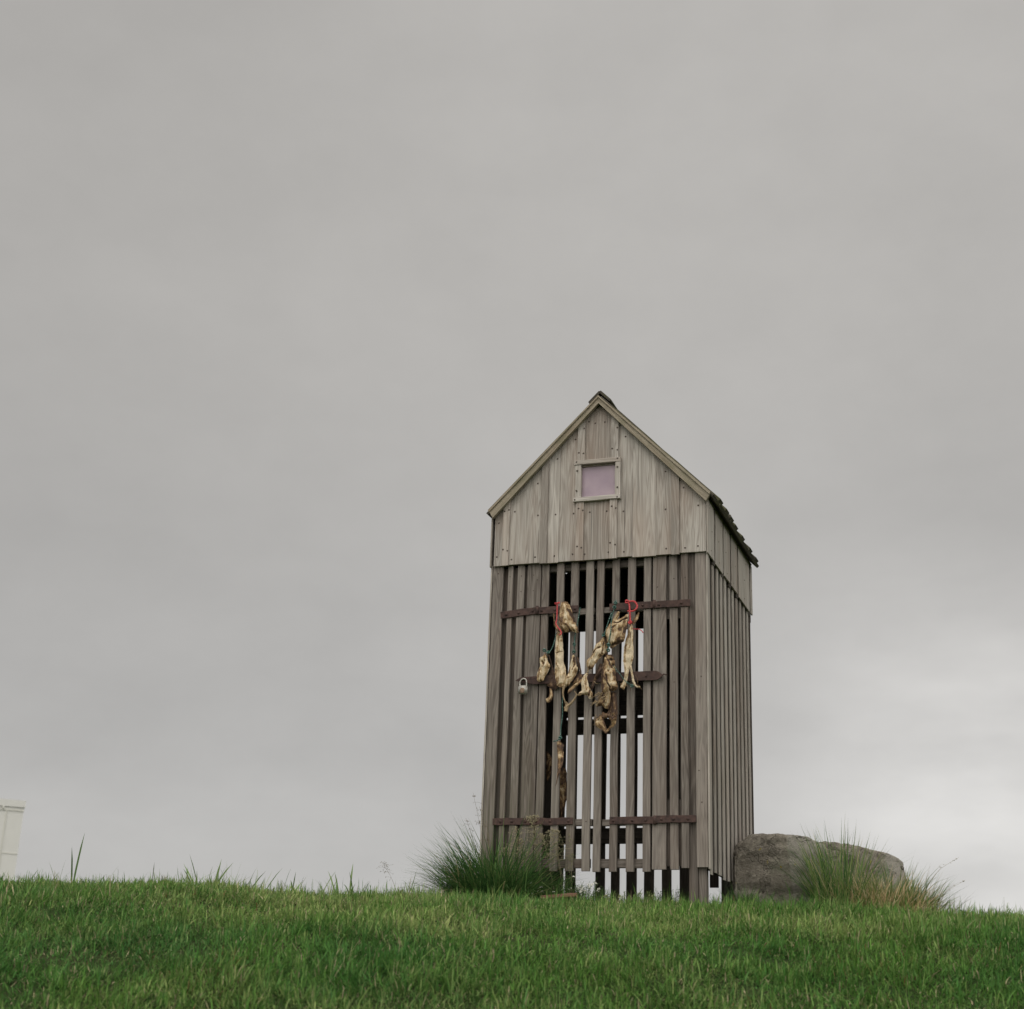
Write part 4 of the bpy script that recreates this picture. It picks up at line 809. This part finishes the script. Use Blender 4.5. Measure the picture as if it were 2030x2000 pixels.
def tuft(name, label, cat, centre, n, rad, Lr, wr, lean, curl, cols, w, azr=None, group=None, part=None, mess=1.1):
    cx, cy = centre; a = rng.uniform(0, 2 * np.pi, n); r = np.sqrt(rng.random(n)); bx = cx + rad[0] * r * np.cos(a); by = cy + rad[1] * r * np.sin(a)
    bz = H0 + hgt(bx, by) - .01; az = a + rng.normal(0, mess, n)
    if azr is not None: az = np.where(rng.random(n) < azr[2], rng.normal(azr[0], azr[1], n), az)
    L = rng.uniform(Lr[0], Lr[1], n) * (1 - .25 * r); base = np.stack([bx, by, bz], 1)
    ln_ = lean[0] + lean[1] * r * rng.uniform(.5, 1.2, n); cu = rng.uniform(curl[0], curl[1], n) + np.where(rng.random(n) < .15, rng.uniform(.5, 1.6, n), 0)
    root = None
    if part: root = empty(name, (cx, cy, H(cx, cy))); tag(root, label, cat, group); return blades(part, base, L, rng.uniform(wr[0], wr[1], n), az, ln_, cu, pick(n, cols, w), parent=root), root
    o = blades(name, base, L, rng.uniform(wr[0], wr[1], n), az, ln_, cu, pick(n, cols, w)); tag(o, label, cat, group); return o, o
T_D = (.050, .120, .036); T_M = (.085, .180, .052); T_L = (.17, .25, .085); T_S = (.36, .30, .17)
o, tus = tuft('grass_tussock', 'big dark green tussock of long arching grass at the left foot of the hut', 'grass tussock', (-.02, 8.82), 3000, (.20, .13), (.22, .66), (.0034, .0060), (.02, .66), (.30, 1.35), [T_D, T_M, T_L, T_S], [3, 4, 2.2, .5], part='blades', mess=.7, azr=(3.1, .5, .30))
tuft('grass_tussock', 'smaller grass clump in front of the left fixed slats, right of the tussock', 'grass tussock', (.28, 8.76), 900, (.20, .08), (.12, .30), (.0034, .0052), (.15, .7), (.3, 1.3), [T_D, T_M, T_L, T_S], [4, 4, 2, .5])
# seeding stalks: stem with small spikelets
def stalks(name, label, cat, specs, colr, rs=.0011, spike=(.0035, .009), parent=None, nsp=40, spread=.04, droop=.3):
    m = MB(); org = Vector(specs[0][0])
    for (b, t_, bend) in specs:
        b = Vector(b); t_ = Vector(t_); mid = (b + t_) / 2 + Vector(bend); pts = spline([b - org, mid - org, t_ - org], 8)
        m.tube(pts, rs, 5, taper=lambda f: 1 - .5 * f)
        for k in range(nsp):
            f = 1 - .42 * rnd.random() ** 1.3; p = pts[min(int(f * (len(pts) - 1)), len(pts) - 1)]
            sp = spread * (1.15 - f) * 2.4; q = p + Vector((rnd.gauss(0, sp), rnd.gauss(0, sp), rnd.uniform(-.6, .9) * sp))
            m.tube([p, (p + q) / 2 + Vector((0, 0, .003)), q], rs * .45, 3)
            s1 = rnd.uniform(*spike); d = Vector((rnd.gauss(0, .4), rnd.gauss(0, .4), -1 if rnd.random() < droop else 1)).normalized()
            m.tube([q - d * s1 * .5, q, q + d * s1 * .5], s1 * .22, 5, taper=lambda f: .25 + 3 * f * (1 - f))
    o = m.build(name, colr, parent)
    if parent: o.location = org - parent.location
    else: o.location = org; tag(o, label, cat)
    return o
def leafy(name, base, var):
    m_, nt, b = newmat(name); n = NB(nt); g = n.attr('grain'); a = n.noise(g, 20, 2); nt.links.new(n.mix(n.rng(a, .3, .7), base, var), b.inputs['Base Color']); b.inputs['Roughness'].default_value = .8; b.inputs['Specular IOR Level'].default_value = .2; return m_
M_SEED = leafy('seed_head', (.12, .10, .06), (.20, .16, .10)); M_SEEDG = leafy('seed_head_pale', (.24, .22, .13), (.36, .31, .20)); M_STEM = leafy('weed_stem', (.04, .06, .02), (.08, .11, .035)); M_FLOW = leafy('weed_flower', (.55, .55, .45), (.70, .68, .60)); M_YFL = leafy('yellow_floret', (.20, .22, .09), (.32, .31, .17)); M_VINE = leafy('vine_leaf', (.13, .13, .07), (.24, .22, .13))
stalks('seed_head', None, None, [((-.06, 8.86, H(0, 8.86)), (-.165, 8.78, H0 + 1.345), (.02, 0, .02)), ((-.04, 8.86, H(0, 8.86)), (-.125, 8.80, H0 + 1.27), (.03, 0, .02)), ((-.08, 8.84, H(0, 8.86)), (-.20, 8.8, H0 + 1.20), (.02, 0, .03))], M_SEED, parent=tus, nsp=26, spread=.022)
o = stalks('seeding_grass', 'pale tangled seed heads of grass in front of the lower left hinge', 'grass', [((.12 + .045 * k, 8.84, H(.2, 8.84)), (.03 + .042 * k + rnd.uniform(-.02, .02), 8.80, H0 + 1.02 + .16 * rnd.random() + (.06 if 1 < k < 5 else 0)), (rnd.uniform(-.03, .03), 0, .02)) for k in range(8)], M_SEEDG, nsp=90, spread=.034, droop=.7, spike=(.005, .013), rs=.0014)
stalks('seeding_grass', 'single thin grass stalk with an open seed head on the crest left of the tussock', 'grass', [((-.535, 8.45, H(-.535, 8.45)), (-.640, 8.45, H0 + .900), (.01, 0, .01))], M_SEED, nsp=26, spread=.030, rs=.0009)
stalks('seeding_grass', 'tall leafy vine stem with small leaves climbing before the left door slats', 'weed', [((.405, 8.74, H(.4, 8.74)), (.395, 8.74, H0 + 1.13), (.012, 0, .0)), ((.43, 8.74, H(.4, 8.74)), (.415, 8.74, H0 + 1.02), (-.012, 0, .0))], M_VINE, nsp=34, spread=.014, rs=.0014, spike=(.005, .012))
# low weeds with small round leaves and florets
def weed(label, cx, cy, rx, ry, n, hr, colr, fl=None, nfl=0, leaf=(.006, .013)):
    root = empty('weed', (cx, cy, H(cx, cy))); tag(root, label, 'weeds'); m = MB(); m2 = MB()
    for k in range(n):
        a = rnd.uniform(0, 6.28); r = math.sqrt(rnd.random()); x = rx * r * math.cos(a); y = ry * r * math.sin(a); b = Vector((x, y, H(cx + x, cy + y) - H(cx, cy))); h = rnd.uniform(*hr) * (1 - .4 * r)
        t_ = b + Vector((rnd.gauss(0, .25) * h, rnd.gauss(0, .25) * h, h)); m.tube([b, (b + t_) / 2 + Vector((rnd.gauss(0, .006), 0, 0)), t_], .0011, 4)
        for q in range(9):
            f_ = rnd.uniform(.15, 1); p = b.lerp(t_, f_); s1 = rnd.uniform(*leaf); an = rnd.uniform(0, 6.28); d = Vector((math.cos(an), math.sin(an), rnd.uniform(-.2, .6))).normalized(); sd = d.cross(Vector((0, 0, 1))).normalized() * s1 * .42
            V = [p, p + d * s1 * .5 + sd, p + d * s1 * 1.1 - Vector((0, 0, s1 * .2)), p + d * s1 * .5 - sd, p + d * s1 * .55 + Vector((0, 0, .0012))]
            m.add(V, [(0, 3, 4), (0, 4, 1), (1, 4, 2), (4, 3, 2)], [v_ + Vector((k, q, 0)) for v_ in V])
        if k < nfl:
            m2 = MB()
            for q in range(5): m2.dome(t_ + Vector((rnd.gauss(0, .006), rnd.gauss(0, .006), rnd.uniform(-.004, .005))), rnd.uniform(.0028, .0050), .003, (0, -.5, .85), n=6)
            m2.build('flower', fl, root)
    m.build('foliage', colr, root)
M_WEED = leafy('weed_leaf', (.035, .065, .02), (.075, .12, .035)); M_WEEDY = leafy('weed_leaf_pale', (.08, .12, .035), (.15, .18, .06))
weed('low white flowering weeds under the left door of the hut', .36, 8.72, .28, .07, 420, (.10, .21), M_WEED, M_FLOW, 34)
weed('yellowish weeds between the hut legs under the right door', .78, 8.66, .28, .07, 240, (.05, .13), M_WEEDY, M_YFL, 24)
weed('dark weeds growing behind the slats under the right end of the hut', 1.06, 8.98, .22, .08, 260, (.08, .20), M_WEED)
weed('small leafy weeds between the hut corner and the boulder', 1.42, 8.86, .10, .08, 220, (.06, .20), M_WEED)
tuft('grass_tussock', 'dark fine arching grass behind the slats under the right door', 'grass tussock', (1.02, 9.05), 260, (.18, .08), (.14, .30), (.0016, .003), (.1, .7), (.4, 1.6), [T_D, T_M], [3, 1])
tuft('grass_tussock', 'dark grass growing in the gap between the hut and the large boulder', 'grass tussock', (1.385, 8.88), 420, (.05, .06), (.12, .30), (.002, .0036), (.05, .4), (.1, .9), [T_D, T_M, T_L], [3, 2, 1])
tuft('grass_tuft', 'upright green blades rising before the middle slats of the right door', 'grass tuft', (.80, 8.55), 60, (.07, .05), (.08, .20), (.003, .0055), (.02, .35), (.1, .7), [T_M, T_L, (.12, .17, .05)], [2, 3, 2])
tuft('grass_tuft', 'bright green blades standing on the crest before the tussock', 'grass tuft', (-.02, 8.42), 90, (.16, .05), (.07, .14), (.003, .006), (.05, .4), (.2, .9), [T_M, T_L, (.11, .17, .045)], [2, 3, 2])
# tall grass round the boulders
o, _ = tuft('tall_grass', 'tall upright green grass clump in front of the joint of the boulders', 'tall grass', (1.955, 8.86), 900, (.12, .05), (.16, .72), (.0034, .0058), (.0, .22), (.05, .9), [T_M, T_L, (.26, .31, .11), T_D, (.40, .36, .20)], [3, 4, 3, 1, 1], azr=(2.8, .6, .25))
tuft('tall_grass', 'dark green grass at the foot of the large boulder, left of the tall clump', 'tall grass', (1.84, 8.88), 600, (.12, .05), (.10, .24), (.0018, .0034), (.05, .4), (.2, 1), [T_M, T_D, T_L], [3, 4, 1])
tuft('dry_grass', 'straw coloured dry grass tangle at the foot of the lower boulder', 'dry grass', (2.20, 8.90), 2600, (.25, .07), (.18, .44), (.0036, .0056), (.03, .55), (.2, 1.5), [(.72, .57, .36), (.56, .42, .24), (.27, .33, .12), (.85, .72, .50), (.17, .25, .08)], [4, 3, 2.5, 1.5, 1.6], azr=(3.4, .7, .25))
tuft('tall_grass', 'loose green and straw grass hiding the right end of the lower boulder', 'tall grass', (2.32, 8.98), 1100, (.17, .07), (.22, .50), (.0032, .0050), (.03, .45), (.1, 1.2), [(.16, .22, .08), T_L, (.33, .28, .15), T_M], [3, 2, 2, 2], azr=(.2, .5, .3))
tuft('tall_grass', 'thin stray grass stalks reaching out right of the lower boulder', 'tall grass', (2.52, 9.02), 180, (.10, .07), (.14, .44), (.0026, .0042), (.1, .5), (.3, 1.4), [(.16, .15, .08), (.10, .12, .05), (.2, .16, .09)], [1, 1, 1], azr=(0, .4, .5))
stalks('seeding_grass', 'bent grass stalks with drooping tips right of the boulders', 'grass', [((2.50, 9.1, H(2.5, 9.1)), (2.72, 9.1, H0 + 1.115), (-.05, 0, .08)), ((2.55, 9.1, H(2.5, 9.1)), (2.75, 9.1, H0 + .985), (-.03, 0, .05))], M_SEEDG, nsp=14, spread=.008, rs=.0010)
# single tall blades standing up on the crest, left part
crest = [(-2.34, 1.05, 1.9, 2, 'tallest lone blade of grass standing on the crest near the left'), (-2.42, .985, 2.6, 2, 'pair of grass blades bending left beside the tallest lone blade'), (-2.93, .925, 2.3, 3, 'grass sprig leaning left on the crest right of the pale building'),
         (-1.66, .975, 2.3, 3, 'longest of the grass sprigs fanning left of the middle of the crest'), (-1.57, .96, 1.5, 3, 'upright grass sprig standing close right of the longest fanning sprig'), (-1.40, .93, .6, 3, 'grass sprig leaning right above the crest, third of the middle group'), (-1.30, .925, .5, 2, 'thin pair of blades leaning far right on the middle of the crest'),
         (-.86, .935, 2.5, 3, 'grass blades arching left on the crest before the seed stalk'), (-.80, .94, 2.0, 3, 'hooked grass blades on the crest just left of the thin seed stalk'), (-1.13, .90, 1.6, 3, 'short thick grass sprig between the middle group and the hooked blades'), (2.62, .88, .8, 2, 'small grass sprig at the far right end of the crest')]
for i, (x, zt, az, n, lab) in enumerate(crest):
    y = 8.22; x0 = x * y / 9.0 * 1.055; h_ = (zt - .775) * .93
    b = np.stack([x0 + rng.normal(0, .012, n), np.full(n, y) + rng.normal(0, .01, n), np.full(n, 0.)], 1); b[:, 2] = H0 + hgt(b[:, 0], b[:, 1])
    Ls = (h_ + .06) * rng.uniform(.7, 1.1, n); o = blades('grass_sprig', b, Ls, np.full(n, .0095), az + rng.normal(0, .4, n), (rng.uniform(.02, .12, n) if i == 0 else rng.uniform(.05, .5, n)), rng.uniform(.1, .9, n) * (.3 if i == 0 else 1), pick(n, [T_L, (.07, .12, .035)], [1, 1]))
    tag(o, lab, 'grass', 'grass sprigs standing above the crest')

# broken reddish board lying in the grass
m = MB(); m.board((0, 0, 0), (.20, -.02, .020), .060, .020, (0, 1, 0), seg=5, warp=.003); m.board((.02, .05, -.01), (.15, .05, .012), .06, .02, (0, 1, 0), seg=3)
M_RED_W = wood_mat('rotten_red_board', (.30, .20, .145), (.14, .075, .05))
o = m.build('broken_board', M_RED_W); o.location = (.235, 8.52, H(.3, 8.52) + .062); tag(o, 'broken reddish brown board lying in the grass before the left door', 'board')

# ------------------------------------------------------------------ distant building at the left edge
def far_building():
    Y = 45.0; xr = -14.02; root = empty('pale_building', (xr, Y, -6.0)); tag(root, 'pale cream industrial building far off at the left edge', 'building')
    M_P = simple('cream_panel', (.64, .635, .60), (.62, .615, .58), 3, .7, 0, .05); M_S = simple('panel_seam', (.57, .565, .51), (.59, .585, .53), 3)
    top = H0 + 6.18; base = -6.3; xl = xr - 14
    P = lambda x, y, z: Vector((x, y, z)) - root.location
    def box(m, x0, x1, y0, y1, z0, z1): 
        V = [P(x, y, z) for x in (x0, x1) for y in (y0, y1) for z in (z0, z1)]; m.add(V, [(0, 1, 3, 2), (4, 6, 7, 5), (0, 4, 5, 1), (2, 3, 7, 6), (0, 2, 6, 4), (1, 5, 7, 3)], V)
    m = MB(); box(m, xl, xr, Y, Y + 12, base, top - .2); m.build('wall', M_P, root)
    m = MB(); box(m, xl - .1, xr + .03, Y - .04, Y + 12.1, top - .2, top + .0); m.build('roof_edge', M_P, root)
    m = MB(); box(m, xl, xr + .01, Y - .02, Y - .001, top - .32, top - .27)
    for k in range(8): box(m, xr - .62 - k * .22, xr - .56 - k * .22, Y - .05, Y - .003, top - .27, top - .2)
    box(m, xr - .50, xr - .46, Y - .02, Y - .001, base, top - .32); box(m, xr - 3.5, xr - 3.46, Y - .02, Y - .001, base, top - .32); box(m, xr - .46, xr, Y - .012, Y - .001, top - 1.55, top - 1.52)
    m.build('seams', M_S, root); root.rotation_euler = (0, 0, math.radians(24))
far_building()
for o in list(bpy.data.objects):
    if o.type == 'MESH' and 'bone' == o.name: pass
